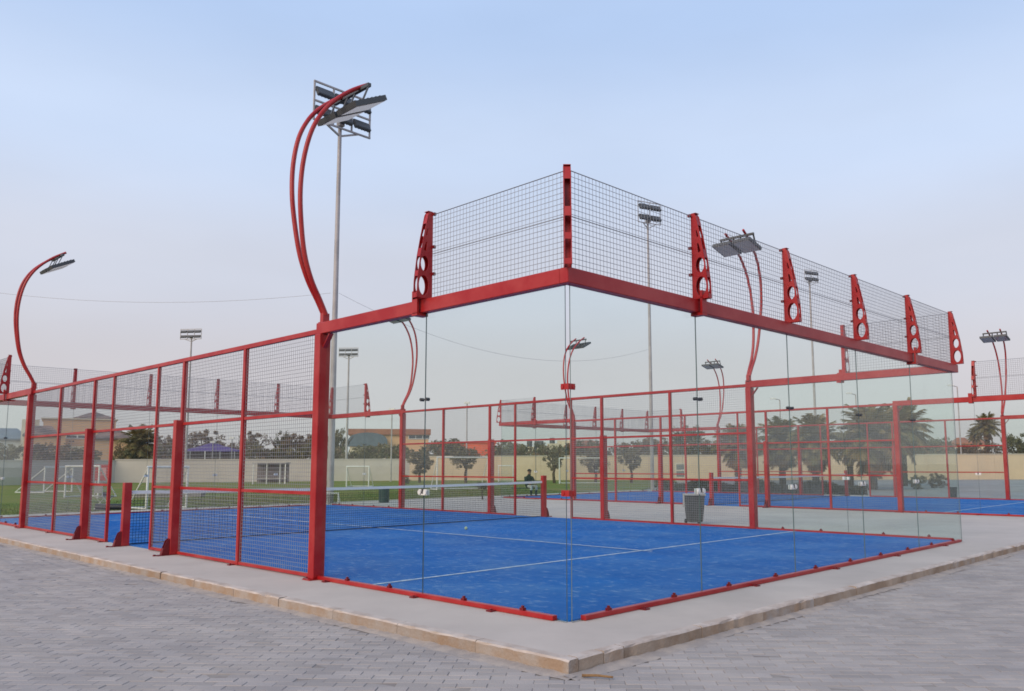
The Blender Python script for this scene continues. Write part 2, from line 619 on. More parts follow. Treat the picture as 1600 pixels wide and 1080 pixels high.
def kerb_stone(p, q, seed, face_mat=KERB):
    p, q = Vector(p), Vector(q)
    rk = random.Random(seed)
    d = (q - p)
    L = d.length
    d.normalize()
    n = Vector((d.y, -d.x, 0))
    mb = MB()
    ns = max(2, int(L / 0.08))
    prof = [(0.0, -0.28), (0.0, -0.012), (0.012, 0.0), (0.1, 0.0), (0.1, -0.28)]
    rings = []
    for i in range(ns + 1):
        s = 0.004 + (L - 0.008) * i / ns
        vs = []
        for j, (o, z) in enumerate(prof):
            jo = rk.uniform(-.004, .004) if j in (1, 2) else 0
            jz = rk.uniform(-.004, .002) if j in (1, 2) else 0
            if j in (1, 2) and rk.random() < 0.09:
                jo += 0.012
                jz -= 0.01
            w = p + d * s + n * (0.1 - o - jo)
            vs.append((w.x, w.y, 0.002 + z + jz))
        rings.append(vs)
    m_ = len(prof)
    allv = [v for r in rings for v in r]
    fs = []
    for i in range(ns):
        for j in range(m_ - 1):
            fs.append((i * m_ + j, (i + 1) * m_ + j, (i + 1) * m_ + j + 1, i * m_ + j + 1))
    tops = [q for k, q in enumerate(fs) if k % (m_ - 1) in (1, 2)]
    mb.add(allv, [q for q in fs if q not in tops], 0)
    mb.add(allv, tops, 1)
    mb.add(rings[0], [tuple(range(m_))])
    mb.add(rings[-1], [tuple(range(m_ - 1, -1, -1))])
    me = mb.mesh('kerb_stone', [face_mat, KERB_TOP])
    bm = bmesh.new()
    bm.from_mesh(me)
    bmesh.ops.remove_doubles(bm, verts=bm.verts, dist=1e-5)
    bmesh.ops.recalc_face_normals(bm, faces=bm.faces)
    bm.to_mesh(me)
    bm.free()
    put('kerb_stone', me, kerb)


ys = [-0.90, 0.06, 1.06, 2.05, 3.06, 4.05] + [5.05 + k for k in range(18)]
for i in range(len(ys) - 1):
    kerb_stone((-0.9, ys[i + 1], 0), (-0.9, ys[i], 0), 100 + i)
    # n points to -x for a stone running towards -y
xs = [-0.895, -0.62, -0.40, 0.62, 1.62, 2.63] + [3.62 + k for k in range(26)]
for i in range(len(xs) - 1):
    off = 0.012 if i == 0 else 0.0
    kerb_stone((xs[i], -0.8 + off, 0), (xs[i + 1], -0.8 + off, 0), 200 + i, KERB if i in (1, 4, 9) else KERB_GREY)

hb = MB()
rh = random.Random(5)
n = 320
for (p, q, nn) in (((-1.0, 22, 0), (-1.0, -0.97, 0), (-1, 0)), ((-1.06, -0.9, 0), (29, -0.9, 0), (0, -1))):
    prev = None
    for i in range(n + 1):
        t_ = i / n
        x = p[0] + (q[0] - p[0]) * t_
        y = p[1] + (q[1] - p[1]) * t_
        w1 = 0.105 + rh.uniform(-.012, .012) + 0.022 * math.sin(i * .21) + 0.02 * math.sin(i * .083 + 1)
        ring = [(x - nn[0] * .002, y - nn[1] * .002, -0.086 + rh.uniform(-.005, .005)),
                (x + nn[0] * w1 * .6, y + nn[1] * w1 * .6, -0.095 + rh.uniform(-.002, .002)),
                (x + nn[0] * w1, y + nn[1] * w1, -0.1002)]
        if prev:
            hb.add(prev + ring, [(0, 1, 4, 3), (1, 2, 5, 4)] if nn[0] else [(3, 4, 1, 0), (4, 5, 2, 1)], 0, True)
        prev = ring
hb.build('kerb_haunch', HAUNCH, kind='structure')

# ------------------------------------------------------------------ courts: blue turf and lines (setting)
X2 = 17.9
for k, x0 in enumerate((0.0, X2)):
    t_ = MB().box(x0 + 0.035, x0 + 9.965, 0.035, 19.965, -0.02, 0.012).build('court_turf', TURF_BLUE, kind='structure')
    lw = 0.05
    for (a, b, c, d) in ((0.04, 9.96, 3.05 - lw / 2, 3.05 + lw / 2), (0.04, 9.96, 16.95 - lw / 2, 16.95 + lw / 2), (5 - lw / 2, 5 + lw / 2, 2.85, 17.15)):
        z = 0.0165 if b - a > 1 else 0.0205
        MB().add([(x0 + a, c, z), (x0 + b, c, z), (x0 + b, d, z), (x0 + a, d, z)], [(0, 1, 2, 3)]).build('court_line', WHITE_LINE, t_)

# ------------------------------------------------------------------ the padel cage
HB0, HB1 = 2.905, 3.045        # top beam
WD = 0.0050


def wire_grid(w, h, cell=0.05, wd=WD, seam=False):
    """a welded mesh sheet in the local XZ plane, origin at the lower left corner"""
    mb = MB()
    nx = max(1, round(w / cell))
    nz = max(1, round(h / cell))
    for i in range(nx + 1):
        mb.wire((w * i / nx, 0.002, 0), (w * i / nx, 0.002, h), wd)
    for j in range(nz + 1):
        mb.wire((0, -0.002, h * j / nz), (w, -0.002, h * j / nz), wd)
    if seam:
        for z in (0.0, h * .53, h):
            mb.wire((-.02, -0.008, z), (w + .02, -0.008, z), wd * 1.9)
    return mb


GRID = {}


def grid_mesh(w, h, seam=False):
    k = (round(w, 3), round(h, 3), seam)
    if k not in GRID:
        GRID[k] = wire_grid(w, h, seam=seam).mesh('mesh_panel', WIRE)
    return GRID[k]


def fin_plate_mesh():
    cu = bpy.data.curves.new('fin_plate', 'CURVE')
    cu.dimensions = '2D'
    cu.fill_mode = 'BOTH'
    cu.extrude = 0.003

    def poly(pts):
        s = cu.splines.new('POLY')
        s.points.add(len(pts) - 1)
        for p, (x, y) in zip(s.points, pts):
            p.co = (x, y, 0, 1)
        s.use_cyclic_u = True

    def ell(cx, cy, rx, ry, n=20, pw=1.0):
        return [(cx + rx * math.cos(2 * math.pi * i / n), cy + ry * math.sin(2 * math.pi * i / n)) for i in range(n)]
    poly([(0, 0), (0.215, 0), (0.208, 0.18), (0.175, 0.42), (0.125, 0.66), (0.068, 0.90), (0.045, 0.935), (0, 0.935)])
    poly(ell(0.118, 0.135, 0.070, 0.105))
    poly(ell(0.108, 0.365, 0.056, 0.082))
    poly([(0.085, 0.50), (0.125, 0.51), (0.095, 0.60), (0.075, 0.605)])
    poly([(0.075, 0.67), (0.098, 0.675), (0.075, 0.745), (0.06, 0.75)])
    o = bpy.data.objects.new('tmp', cu)
    COL.objects.link(o)
    me = bpy.data.meshes.new_from_object(o.evaluated_get(bpy.context.evaluated_depsgraph_get()))
    bpy.data.objects.remove(o)
    return [tuple(v.co) for v in me.vertices], [tuple(p.vertices) for p in me.polygons]


FV, FF = fin_plate_mesh()


def fin_meshes():
    """local: +X outwards, Z up, stands on the beam"""
    mb = MB()
    for s in (-0.03, 0.03):
        mb.add([(x * .9, s + z, y) for x, y, z in FV], FF)
    mb.box(-0.004, 0.004, -0.034, 0.034, 0, 0.935)
    edge = [(0.0, 0.215), (0.18, 0.208), (0.42, 0.175), (0.66, 0.125), (0.90, 0.068), (0.935, 0.045)]

    def ex(z):
        for (a, xa), (b, xb) in zip(edge, edge[1:]):
            if a <= z <= b:
                return xa + (xb - xa) * (z - a) / (b - a)
        return 0.045
    for a, b in ((0.0, 0.05), (0.225, 0.285), (0.44, 0.53), (0.80, 0.925)):
        xa, xb = ex(a) * .9, ex(b) * .9
        mb.add([(xa, -.034, a), (xa, .034, a), (xb, .034, b), (xb, -.034, b), (xa - .006, -.034, a), (xa - .006, .034, a), (xb - .006, .034, b), (xb - .006, -.034, b)],
               [(0, 1, 2, 3), (7, 6, 5, 4), (0, 4, 5, 1), (3, 2, 6, 7)])
    mb.box(0, 0.06, -0.034, 0.034, 0.934, 0.94)
    clip = MB().cbox((-0.008, 0, 0), (0.03, 0.03, 0.03)).mesh('mesh_clip', RED_DARK)
    return mb.mesh('fin', RED), clip


FIN, FIN_CLIP = fin_meshes()
SLEEVE = MB().box(0.075, 0.10, -.045, .045, -0.15, 0.09).box(-.045, .10, -.045, .045, -0.172, -0.142).box(.0, .10, -.045, .045, 0.003, 0.02).mesh('beam_sleeve', RED)


def pane_mesh(w, h, a0=0.0, b0=0.0):
    return MB().box(0.0025 + a0, w - 0.0025 - b0, -0.005, 0.005, 0, h, mi=(1, 1, 0, 1, 0, 1)).mesh('glass_pane', [GLASS, GLASS_EDGE])


PANE2 = pane_mesh(2.0, HB0 - 0.004)
PANE_A, PANE_B = pane_mesh(2.0, HB0 - 0.004, 0.026), pane_mesh(2.0, HB0 - 0.004, 0, 0.026)
PANE_S = pane_mesh(1.95, HB0 - 0.004)
_b = MB()
for s in (-0.045, 0.045):
    _b.tube([(s, -0.012, 0), (s, 0.030, 0)], 0.018, 12)
_b.cbox((0, 0.022, 0), (0.09, 0.010, 0.012))
BOLTS = _b.mesh('glass_clamp', BOLT)
_b = MB()
_b.cbox((0, 0.014, 0), (0.13, 0.012, 0.06), 0)
for s in (-0.045, 0.045):
    _b.tube([(s, 0.021, 0), (s, 0.032, 0)], 0.024, 12, 0)
    _b.cbox((s, -0.012, 0.0), (0.04, 0.010, 0.055), 0)
_b.cbox((0, 0.024, 0.012), (0.025, 0.006, 0.05), 1)
PLATES = _b.mesh('clamp_plate', [WHITE, BOLT])
_b = MB()
_b.box(-0.006, 0.066, -0.024, -0.009, -0.026, 0.026).box(-0.024, -0.009, -0.024, 0.066, -0.026, 0.026)
_b.tube([(0.045, -0.03, 0), (0.045, 0.03, 0)], 0.018, 10).tube([(-0.03, 0.045, 0), (0.03, 0.045, 0)], 0.018, 10)
_b.add([(0.0, -0.0245, -0.026), (-0.0245, 0.0, -0.026), (-0.0245, 0.0, 0.026), (0.0, -0.0245, 0.026)], [(0, 1, 2, 3)])
CORNER = _b.mesh('corner_bracket', RED)
RCLIP = MB().box(-.018, .018, -.024, .024, 0.0, 0.024).box(-.011, .011, -.010, .010, 0.023, 0.042).mesh('rail_clip', RED_DARK)
RFOOT = MB().box(-.05, .05, -.035, .035, 0.0, 0.012).tube([(.02, 0, .01), (.02, 0, .024)], .012, 8).mesh('rail_foot', RED_DARK)


def gusset_mesh():
    """triangular foot bracket, local +X outwards"""
    mb = MB()
    prof = [(0, 0.012), (0.11, 0.012), (0.085, 0.11), (0.045, 0.22), (0, 0.25)]
    for s in (-0.035, 0.035):
        vs = [(x, s - .004, z) for x, z in prof] + [(x, s + .004, z) for x, z in prof]
        n_ = len(prof)
        fs = [tuple(range(n_)), tuple(range(2 * n_ - 1, n_ - 1, -1))] + [(i, i + n_, (i + 1) % n_ + n_, (i + 1) % n_) for i in range(n_)]
        mb.add(vs, fs)
    mb.box(0.0, 0.18, -0.06, 0.06, 0, 0.0115)
    mb.bar((0.112, 0, 0.012), (0.087, 0, 0.11), 0.07, 0.006)
    mb.tube([(0.205, 0.0, 0.0), (0.205, 0.0, 0.022)], 0.02, 8)
    return mb.mesh('foot_bracket', RED_DARK)


GUSSET = gusset_mesh()


def build_cage():
    root = thing('padel_cage', 'nearer red steel and glass padel court enclosure with its glass corner at the kerb', 'padel court', (0, 0, 0), group='red padel court enclosures')
    Wc, L = 10.0, 20.0

    def part(name, mb, m=RED, bevel=0.004):
        return mb.build(name, m, root, bevel=bevel)

    def at_wall(side, y, inward=0.0):
        return (0.0 + inward) if side == 0 else (Wc - inward)

    for e, (ye, so_) in enumerate(((0.0, -1), (L, 1))):
        # glass of the end wall, 5 panes
        for k in range(5):
            put('glass_pane', PANE_A if k == 0 else PANE_B if k == 4 else PANE2, root, (2.0 * k, ye, 0.004))
        # end beam, outside the glass
        yc = ye + so_ * 0.022
        part('top_beam', MB().box(-0.0725, Wc + 0.105, yc - 0.05, yc + 0.05, HB0, HB1), bevel=0.006)
        part('base_rail', MB().box(0.16, Wc - 0.16, ye + so_ * .010 - 0.030, ye + so_ * .010 + 0.030, 0.002, 0.044), bevel=0.004)
        for k in range(5):
            for o_ in (0.5, 1.5):
                if True:
                    put('rail_clip', RCLIP, root, (2 * k + o_, ye + so_ * .012, 0.0425), (0, 0, RAD(90)))
            put('rail_foot', RFOOT, root, (2 * k + 0.95, ye + so_ * 0.055, 0.0), (0, 0, RAD(90 if so_ > 0 else -90)))
        for k in range(1, 5):
            put('glass_clamp', BOLTS, root, (2 * k, ye, 2.0), (0, 0, RAD(180) if so_ < 0 else 0))
            put('clamp_plate', PLATES, root, (2 * k, ye, 1.05), (0, 0, RAD(180) if so_ < 0 else 0))
        for k in range(5):
            put('mesh_panel', grid_mesh(1.98, 0.9, True), root, (2 * k + 0.01, ye, HB1 + 0.01))
        for k in range(1, 5):
            fin = put('fin', FIN, root, (2 * k, ye - so_ * 0.0, HB1), (0, 0, RAD(90) * so_))
            for z in (0.27, 0.56, 0.915):
                put('mesh_clip', FIN_CLIP, fin, (-0.004, 0.045 * (1 if so_ < 0 else -1) * -1, z))
            if k in (1, 4):
                put('beam_sleeve', SLEEVE, root, (2 * k, yc, HB1), (0, 0, RAD(90) * so_))
        for side in (0, 1):
            ang = math.atan2(so_, -1 if side == 0 else 0.0)
            put('fin', FIN, root, (0.0 if side == 0 else Wc, ye, HB1), (0, 0, ang))
            rz = {(0, 0): 0, (0, 1): RAD(90), (1, 1): RAD(180), (1, 0): RAD(270)}[(e, side)]
            for z in (2.0, 1.08) if (side, e) == (0, 0) else ():
                put('corner_bracket', CORNER, root, (0.0 if side == 0 else Wc, ye, z), (0, 0, rz))

    for side in (0, 1):
        xs_ = 0.0 if side == 0 else Wc
        o = -1 if side == 0 else 1            # outward sign
        ry = RAD(90)
        outrot = RAD(180) if side == 0 else 0.0
        for e in (0, 1):
            ya = lambda y: y if e == 0 else L - y
            for a, me in ((0.0, PANE2), (2.0, PANE_S)):
                w_ = 2.0 if me is PANE2 else 1.95
                me = me if a else PANE_A if e == 0 else PANE_B
                y0 = min(ya(a), ya(a + w_))
                put('glass_pane', me, root, (xs_, y0, 0.004), (0, 0, ry))
            lo, hi = sorted((ya(0.030), ya(4.07)))
            xc = xs_ + o * 0.022
            part('top_beam', MB().box(xc - 0.05, xc + 0.05, lo, hi, HB0 + 0.001, HB1 - 0.001), bevel=0.006)
            lo, hi = sorted((ya(0.16), ya(3.94)))
            xr = xs_ + o * 0.010
            part('base_rail', MB().box(xr - 0.030, xr + 0.030, lo, hi, 0.002, 0.044))
            for y in (0.55, 1.35, 2.55, 3.35):
                put('rail_clip', RCLIP, root, (xs_ + o * .012, ya(y), 0.0425))
            for y in (0.9, 2.05, 3.7):
                put('rail_foot', RFOOT, root, (xs_ + o * 0.055, ya(y), 0.0), (0, 0, outrot))
            put('glass_clamp', BOLTS, root, (xs_, ya(2.0), 2.0), (0, 0, RAD(90) if side == 0 else RAD(-90)))
            put('clamp_plate', PLATES, root, (xs_, ya(2.0), 1.05), (0, 0, RAD(90) if side == 0 else RAD(-90)))
            put('mesh_panel', grid_mesh(1.9, 0.9, True), root, (xs_, min(ya(0.02), ya(1.92)), HB1 + 0.01), (0, 0, ry))
            fin = put('fin', FIN, root, (xs_, ya(1.95), HB1), (0, 0, outrot))
            for z in (0.27, 0.56, 0.915):
                put('mesh_clip', FIN_CLIP, fin, (-0.004, -0.045 * (1 if (e == 0) == (side == 0) else -1) * -1, z))
            put('beam_sleeve', SLEEVE, root, (xc, ya(2.05), HB1), (0, 0, outrot))
            # mast post with base plate and knee brace
            yp = ya(4.0)
            post = part('mast_post', MB().box(xs_ - 0.075 + o * .02, xs_ + 0.075 + o * .02, yp - 0.062, yp + 0.062, 0.012, HB0 - 0.001), bevel=0.006)
            MB().box(xs_ - 0.13 + o * .02, xs_ + 0.13 + o * .02, yp - 0.085, yp + 0.085, 0.001, 0.012).build('base_plate', RED, post)
            sgn = -1 if e == 0 else 1
            MB().bar((xs_ + o * .02, yp + sgn * .055, HB0 - 0.17), (xs_ + o * .02, yp + sgn * .19, HB0 - 0.01), 0.06, 0.012).build('knee_brace', RED, post)
        # rails and thin posts between the masts
        xm = xs_
        part('top_rail', MB().box(xm - 0.025, xm + 0.025, 4.064, L - 4.064, 2.925, 2.985))
        for y in (6.0, 14.0):
            part('mesh_post', MB().box(xm - .03, xm + .03, y - .03, y + .03, 0.006, 2.924), bevel=0.003)
        for y in (9.0, 11.0):
            part('mesh_post', MB().box(xm - .025, xm + .025, y - .025, y + .025, 0.006, 2.924), bevel=0.003)
        for y in (8.0, 12.0):
            dp = part('door_post', MB().box(xm + o * .045 - .075, xm + o * .045 + .075, y - .055, y + .055, 0.006, 2.02), bevel=0.004)
            part('mesh_post', MB().box(xm - .03, xm + .03, y - .03, y + .03, 2.021, 2.924), bevel=0.003)
            put('foot_bracket', GUSSET, dp, (xm + o * .121, y, 0), (0, 0, outrot))
        spans = [(4.066, 5.965, .03), (6.035, 7.94, .03), (8.06, 8.97, .03), (11.03, 11.94, .03), (12.06, 13.965, .03), (14.035, 15.934, .03)]
        for a, b, _ in spans:
            part('mid_rail', MB().box(xm - .02, xm + .02, a, b, 0.975, 1.015), bevel=0)
            part('upper_rail', MB().box(xm - .02, xm + .02, a, b, 1.945, 1.985), bevel=0)
            part('bottom_rail', MB().box(xm - .022, xm + .022, a, b, 0.012, 0.05), bevel=0)
            put('mesh_panel', grid_mesh(b - a, 1.89), root, (xm, a, 0.052), (0, 0, ry))
            put('mesh_panel', grid_mesh(b - a, 0.93), root, (xm, a, 1.99), (0, 0, ry))
            put('rail_foot', RFOOT, root, (xm + o * .05, a + 0.05, 0), (0, 0, outrot))
        part('upper_rail', MB().box(xm - .02, xm + .02, 9.03, 10.97, 1.945, 1.985), bevel=0)
        put('mesh_panel', grid_mesh(1.94, 0.93), root, (xm, 9.03, 1.99), (0, 0, ry))
    return root


cage = build_cage()
cage2 = copy_tree(cage)
cage2.location = (X2, 0, 0)
cage2['label'] = 'farther red steel and glass padel court enclosure seen through the nearer one'


# nets
def build_net():
    root = thing('padel_net', 'dark net with white tape across the nearer blue court', 'net', (0, 10, 0), group='padel nets')
    for x in (-0.045, 10.045):
        p = MB().box(x - .06, x + .06, -.05, .05, 0.006, 1.05).build('net_post', RED, root, bevel=0.004)
        put('foot_bracket', GUSSET, p, (x + (-.061 if x < 0 else .061), 0, 0), (0, 0, RAD(180) if x < 0 else 0))
    g = MB()
    N = 200
    zt = lambda x: 0.885 - 0.035 * (1 - ((x - 5) / 5) ** 2)
    for i in range(N + 1):
        x = 0.03 + 9.94 * i / N
        g.wire((x, 0, 0.03), (x, 0, zt(x)), 0.0052)
    for j in range(18):
        f = j / 18
        for i in range(12):
            xa, xb = 0.03 + 9.94 * i / 12, 0.03 + 9.94 * (i + 1) / 12
            g.wire((xa, 0, 0.03 + (zt(xa) - .03) * f), (xb, 0, 0.03 + (zt(xb) - .03) * f), 0.0052 if j else 0.018)
    g.build('net_mesh', NETM, root)
    t_ = MB()
    for i in range(12):
        xa, xb = 0.02 + 9.96 * i / 12, 0.02 + 9.96 * (i + 1) / 12
        t_.add([(xa, s, zt(xa) + dz) for s, dz in ((-.008, -.025), (-.008, .03), (.008, .03), (.008, -.025))] +
               [(xb, s, zt(xb) + dz) for s, dz in ((-.008, -.025), (-.008, .03), (.008, .03), (.008, -.025))],
               [(0, 1, 5, 4), (1, 2, 6, 5), (2, 3, 7, 6), (3, 0, 4, 7)])
    t_.build('net_tape', TAPE, root)
    return root


net = build_net()
net2 = copy_tree(net)
net2.location = (X2, 10, 0)
net2['label'] = 'dark net with white tape across the farther blue court'


# ------------------------------------------------------------------ curved lamp masts on the cage posts
def catmull(pts, n=6):
    P = [Vector(p) for p in pts]
    P = [P[0] * 2 - P[1]] + P + [P[-1] * 2 - P[-2]]
    o = []
    for i in range(1, len(P) - 2):
        for k in range(n):
            t = k / n
            a, b, c, d = P[i - 1], P[i], P[i + 1], P[i + 2]
            o.append(0.5 * ((2 * b) + (c - a) * t + (2 * a - 5 * b + 4 * c - d) * t * t + (3 * b - a - 3 * c + d) * t ** 3))
    o.append(P[-2])
    return o


def build_mast(tilt):
    """local +X points into the court, base on top of the post"""
    root = thing('lamp_mast', '', 'floodlight', (0, 0, 0), group='curved red lamp masts')
    MB().box(-.06, .06, -.05, .05, 0.0, 0.012).box(-.045, .045, -.035, .035, 0.012, 0.12).build('mast_socket', RED, root, bevel=0.003)
    prof = [(0.0, 0.10), (-0.09, 0.27), (-0.22, 0.50), (-0.33, 0.80), (-0.40, 1.18), (-0.435, 1.55), (-0.42, 1.92), (-0.35, 2.27), (-0.235, 2.53), (-0.08, 2.74), (0.15, 2.95), (0.40, 3.115)]
    for s in (-1, 1):
        pts = [(x, s * (0.02 + 0.20 * (z / 3.2) ** 1.3), z) for x, z in prof]
        MB().tube(catmull(pts, 5), 0.031, 10, 0, 0.026).build('mast_arm', RED, root)
    # cross bar that carries the two heads
    MB().bar((0.30, -0.40, 3.02), (0.30, 0.40, 3.02), 0.045, 0.045).build('lamp_bar', STEEL_DARK, root)
    for s in (-1, 1):
        Mx = Matrix.Translation((0.32, s * 0.235, 2.76)) @ Matrix.Rotation(RAD(tilt), 4, 'Y')
        h = MB()
        h.cbox((0, 0, 0.045), (0.50, 0.42, 0.065), 0, Mx)
        for k in range(7):
            h.cbox((-0.20 + k * 0.066, 0, 0.084), (0.010, 0.34, 0.014), 0, Mx)
        head = h.build('lamp_head', STEEL_DARK, root)
        MB().cbox((0, 0, 0.012), (0.46, 0.36, 0.012), 0, Mx).build('lamp_lens', LAMP_GLASS, head)
        for q in (-0.15, 0.15):
            MB().bar(Mx @ Vector((-0.10, q, 0.06)), (0.30, s * 0.235 + q, 3.02), 0.035, 0.012).build('lamp_yoke', STEEL_DARK, head)
    return root


mast = build_mast(-27)
mast_flat = build_mast(-15)
MASTS = [
    (0, 4, 0, 'tallest looking curved red lamp mast, on the near post beside the nearest glass panel'),
    (0, 16, 0, 'leftmost curved red lamp mast bending over the far end of the nearer court'),
    (10, 4, 1, 'curved red lamp mast rising behind the high mesh above the right end wall'),
    (10, 16, 1, 'curved red lamp mast seen through the large glass panel right of the grey pole'),
    (X2, 4, 0, 'curved red lamp mast on the near left post of the farther court'),
    (X2, 16, 0, 'small curved red lamp mast seen right behind the glass corner'),
    (X2 + 10, 4, 1, 'rightmost curved red lamp mast of the photo, by the right edge'),
    (X2 + 10, 16, 1, 'smallest curved red lamp mast, among the far red frames right of centre'),
]
for i, (x, y, flip, lab) in enumerate(MASTS):
    if x == X2 and y == 4:
        continue                        # no lamp shows on this post
    m_ = mast if i == 0 else mast_flat if i == 2 else copy_tree(mast_flat if flip else mast)
    o = -1 if not flip else 1
    m_.location = (x + o * .0, y, HB1)
    m_.rotation_euler = (0, 0, RAD(180) if flip else 0)
    m_['label'] = lab


# ------------------------------------------------------------------ tall floodlight poles
def flood_pole(px, base_d, top_py, w, h, cols, rows, yaw, label, r=0.12, frame=True, pxtop=None):
    b = ground_at(px, base_d, -0.1)
    zt = CAM.z + (726 - top_py) / FPX * base_d
    root = thing('floodlight_pole', label, 'floodlight pole', b, yaw, 'tall grey floodlight poles')
    H = zt - b.z
    MB().tube([(0, 0, 0), (0, 0, H * .5), (0, 0, H - h * .35)], r, 14, 0, r * 0.55).build('pole', STEEL, root)
    fr = MB()
    t_ = 0.05 * w / 2
    y0 = -0.16
    xs_ = [-w / 2 + w * i / cols for i in range(cols + 1)]
    zs = [H - h / 2, H + h / 2] + ([H] if frame else [])
    for z in zs:
        fr.bar((-w / 2 - t_ / 2, y0, z), (w / 2 + t_ / 2, y0, z), t_, t_)
    for x in xs_:
        fr.bar((x, y0 + .002, H - h / 2), (x, y0 + .002, H + h / 2), t_ * .9, t_ * .9)
    fr.bar((0, 0, H - h * .5 - .25), (-w * .3, y0, H - h / 2), t_, t_).bar((0, 0, H - h * .5 - .25), (w * .3, y0, H - h / 2), t_, t_)
    fr.box(-.1, .1, y0, .08, H - h * .42, H - h * .30)
    fr.build('lamp_frame', STEEL, root)
    for i in range(cols):
        for j in range(rows):
            cx = (xs_[i] + xs_[i + 1]) / 2
            cz = H - h / 2 + h * (j + 0.5) / rows
            Mx = Matrix.Translation((cx, y0 - .06, cz)) @ Matrix.Rotation(RAD(-28), 4, 'X')
            bw, bh = w / cols * .86, h / rows * .50
            m2 = MB()
            m2.cbox((0, 0, 0), (bw, 0.12, bh), 0, Mx)
            for k in range(5):
                m2.cbox((-bw / 2 + bw * (k + .5) / 5, .075, 0), (bw * .05, .03, bh * .9), 0, Mx)
            q = m2.build('lamp_head', STEEL_DARK, root)
            MB().cbox((0, -0.066, 0), (bw * .9, 0.008, bh * .82), 0, Mx).build('lamp_lens', STEEL_DARK, q)
    return root


flood_pole(517, 29.6, 148, 2.45, 1.45, 3, 2, VIEW_ROT + RAD(48), 'nearest and tallest grey floodlight pole, lamp rack behind the red mast', r=0.125)
flood_pole(1019, 42, 323, 1.42, 1.12, 2, 2, VIEW_ROT + RAD(28), 'grey floodlight pole behind the high mesh right of the corner', r=0.10, frame=False)
flood_pole(1277, 56, 428, 1.15, 0.85, 2, 2, VIEW_ROT + RAD(24), 'grey floodlight pole behind the high mesh of the right end wall', r=0.10, frame=False)
flood_pole(290, 82, 518, 2.2, 1.0, 3, 2, VIEW_ROT - RAD(6), 'far floodlight pole with two lamp rows above the left fence rail', r=0.13, frame=False)
flood_pole(541, 80, 548, 1.9, 0.85, 3, 2, VIEW_ROT - RAD(4), 'far floodlight pole seen through glass beside the thick grey pole', r=0.13, frame=False)

# sagging top cables of the ball-stop net
pt = ground_at(519, 29.6, 0)


def cable(p, q, sag, label, r=0.0055):
    p, q = Vector(p), Vector(q)
    pts = [p.lerp(q, i / 24) - Vector((0, 0, sag * 4 * (i / 24) * (1 - i / 24))) for i in range(25)]
    o = MB().tube(pts, r, 5).build('cable', STEEL)
    tag(o, label, 'cable', 'cables strung from the nearest pole')


c0 = at(523, 458, 29.6)
cable(at(-420, 360, 34), c0 + Vector((-.1, .1, 0)), 1.35, 'thin sagging cable crossing the sky left of the grey pole')
cable(c0 + Vector((.1, -.1, 0)), at(1016, 545, 42), 1.4, 'thin sagging cable seen through the glass right of the grey pole')


# ------------------------------------------------------------------ boundary walls
def wall(p, q, h, m, label, name='boundary_wall'):
    p, q = Vector(p), Vector(q)
    d = q - p
    L = d.length
    root = thing(name, label, 'wall', (p.x, p.y, -0.15), math.atan2(d.y, d.x))
    n_ = max(1, round(L / 4))
    for k in range(n_):
        a, b = L * k / n_, L * (k + 1) / n_
        MB().box(a + .006, b - .006, -.1, .1, 0, h).build('wall_panel', m, root)
    MB().box(0, L, -.14, .14, h + .001, h + .08).build('coping', WALL_CAP if m is WALL_B else m, root)
    return root


wl = [(-260, 52), (180, 69), (640, 75), (1700, 72)]
WP = [ground_at(px, d, 0) for px, d in wl]
wall(WP[0], WP[1], 1.88, WALL_G, 'grey boundary wall at the left behind the small goals')
wall(WP[1], WP[2], 1.98, WALL_G, 'grey boundary wall across the pitch behind the long low ledge')
wall(WP[2], WP[3], 2.22, WALL_B, 'long beige boundary wall behind the palms on the right')


# ------------------------------------------------------------------ soccer goals
def goal(px, d, w, h, dep, rz, label, net_=True):
    root = thing('soccer_goal', label, 'goal', ground_at(px, d, -0.05), VIEW_ROT + rz, 'white soccer goals on the grass')
    r = 0.04
    for x in (0, w):
        MB().tube([(x, 0, 0), (x, 0, h)], r, 8).build('goal_post', WHITE, root)
        MB().tube([(x, 0, h - .03), (x, dep, 0.03)], r * .7, 6).build('back_stay', WHITE, root)
        MB().tube([(x, 0, 0.03), (x, dep, 0.03)], r * .7, 6).build('side_bar', WHITE, root)
    MB().tube([(-r, 0, h), (w + r, 0, h)], r, 8).build('crossbar', WHITE, root)
    MB().tube([(0, dep, 0.03), (w, dep, 0.03)], r * .7, 6).build('ground_bar', WHITE, root)
    if net_:
        g = MB()
        n_ = int(w / .12)
        for i in range(n_ + 1):
            x = w * i / n_
            g.wire((x, 0, h), (x, dep, .03), 0.005)
        for j in range(8):
            f = j / 8
            g.wire((0, dep * f, h * (1 - f)), (w, dep * f, h * (1 - f)), 0.005)
        g.build('goal_net', STEEL, root)


goal(71, 43, 1.9, 1.33, 1.75, RAD(78), 'leftmost small white goal beyond the corner of the far fence')
goal(104, 37, 1.9, 1.38, 1.0, RAD(-18), 'small white goal left of the second thick red door post')
goal(232, 26.3, 1.3, 1.34, 1.3, RAD(50), 'nearest small white goal between net post and thick red door post')
goal(542, 53, 1.45, 1.30, 1.1, RAD(-4), 'small white goal seen through glass right of the thick grey pole')
goal(683, 46, 3.0, 1.80, 1.2, RAD(24), 'large white goal seen through the mesh left of the glass corner')
goal(874, 60, 3.2, 1.85, 1.2, RAD(-4), 'white goal directly behind the glass corner')
goal(779, 68, 1.2, 1.3, 1.0, RAD(0), 'tiny white goal in front of the wall left of the glass corner')

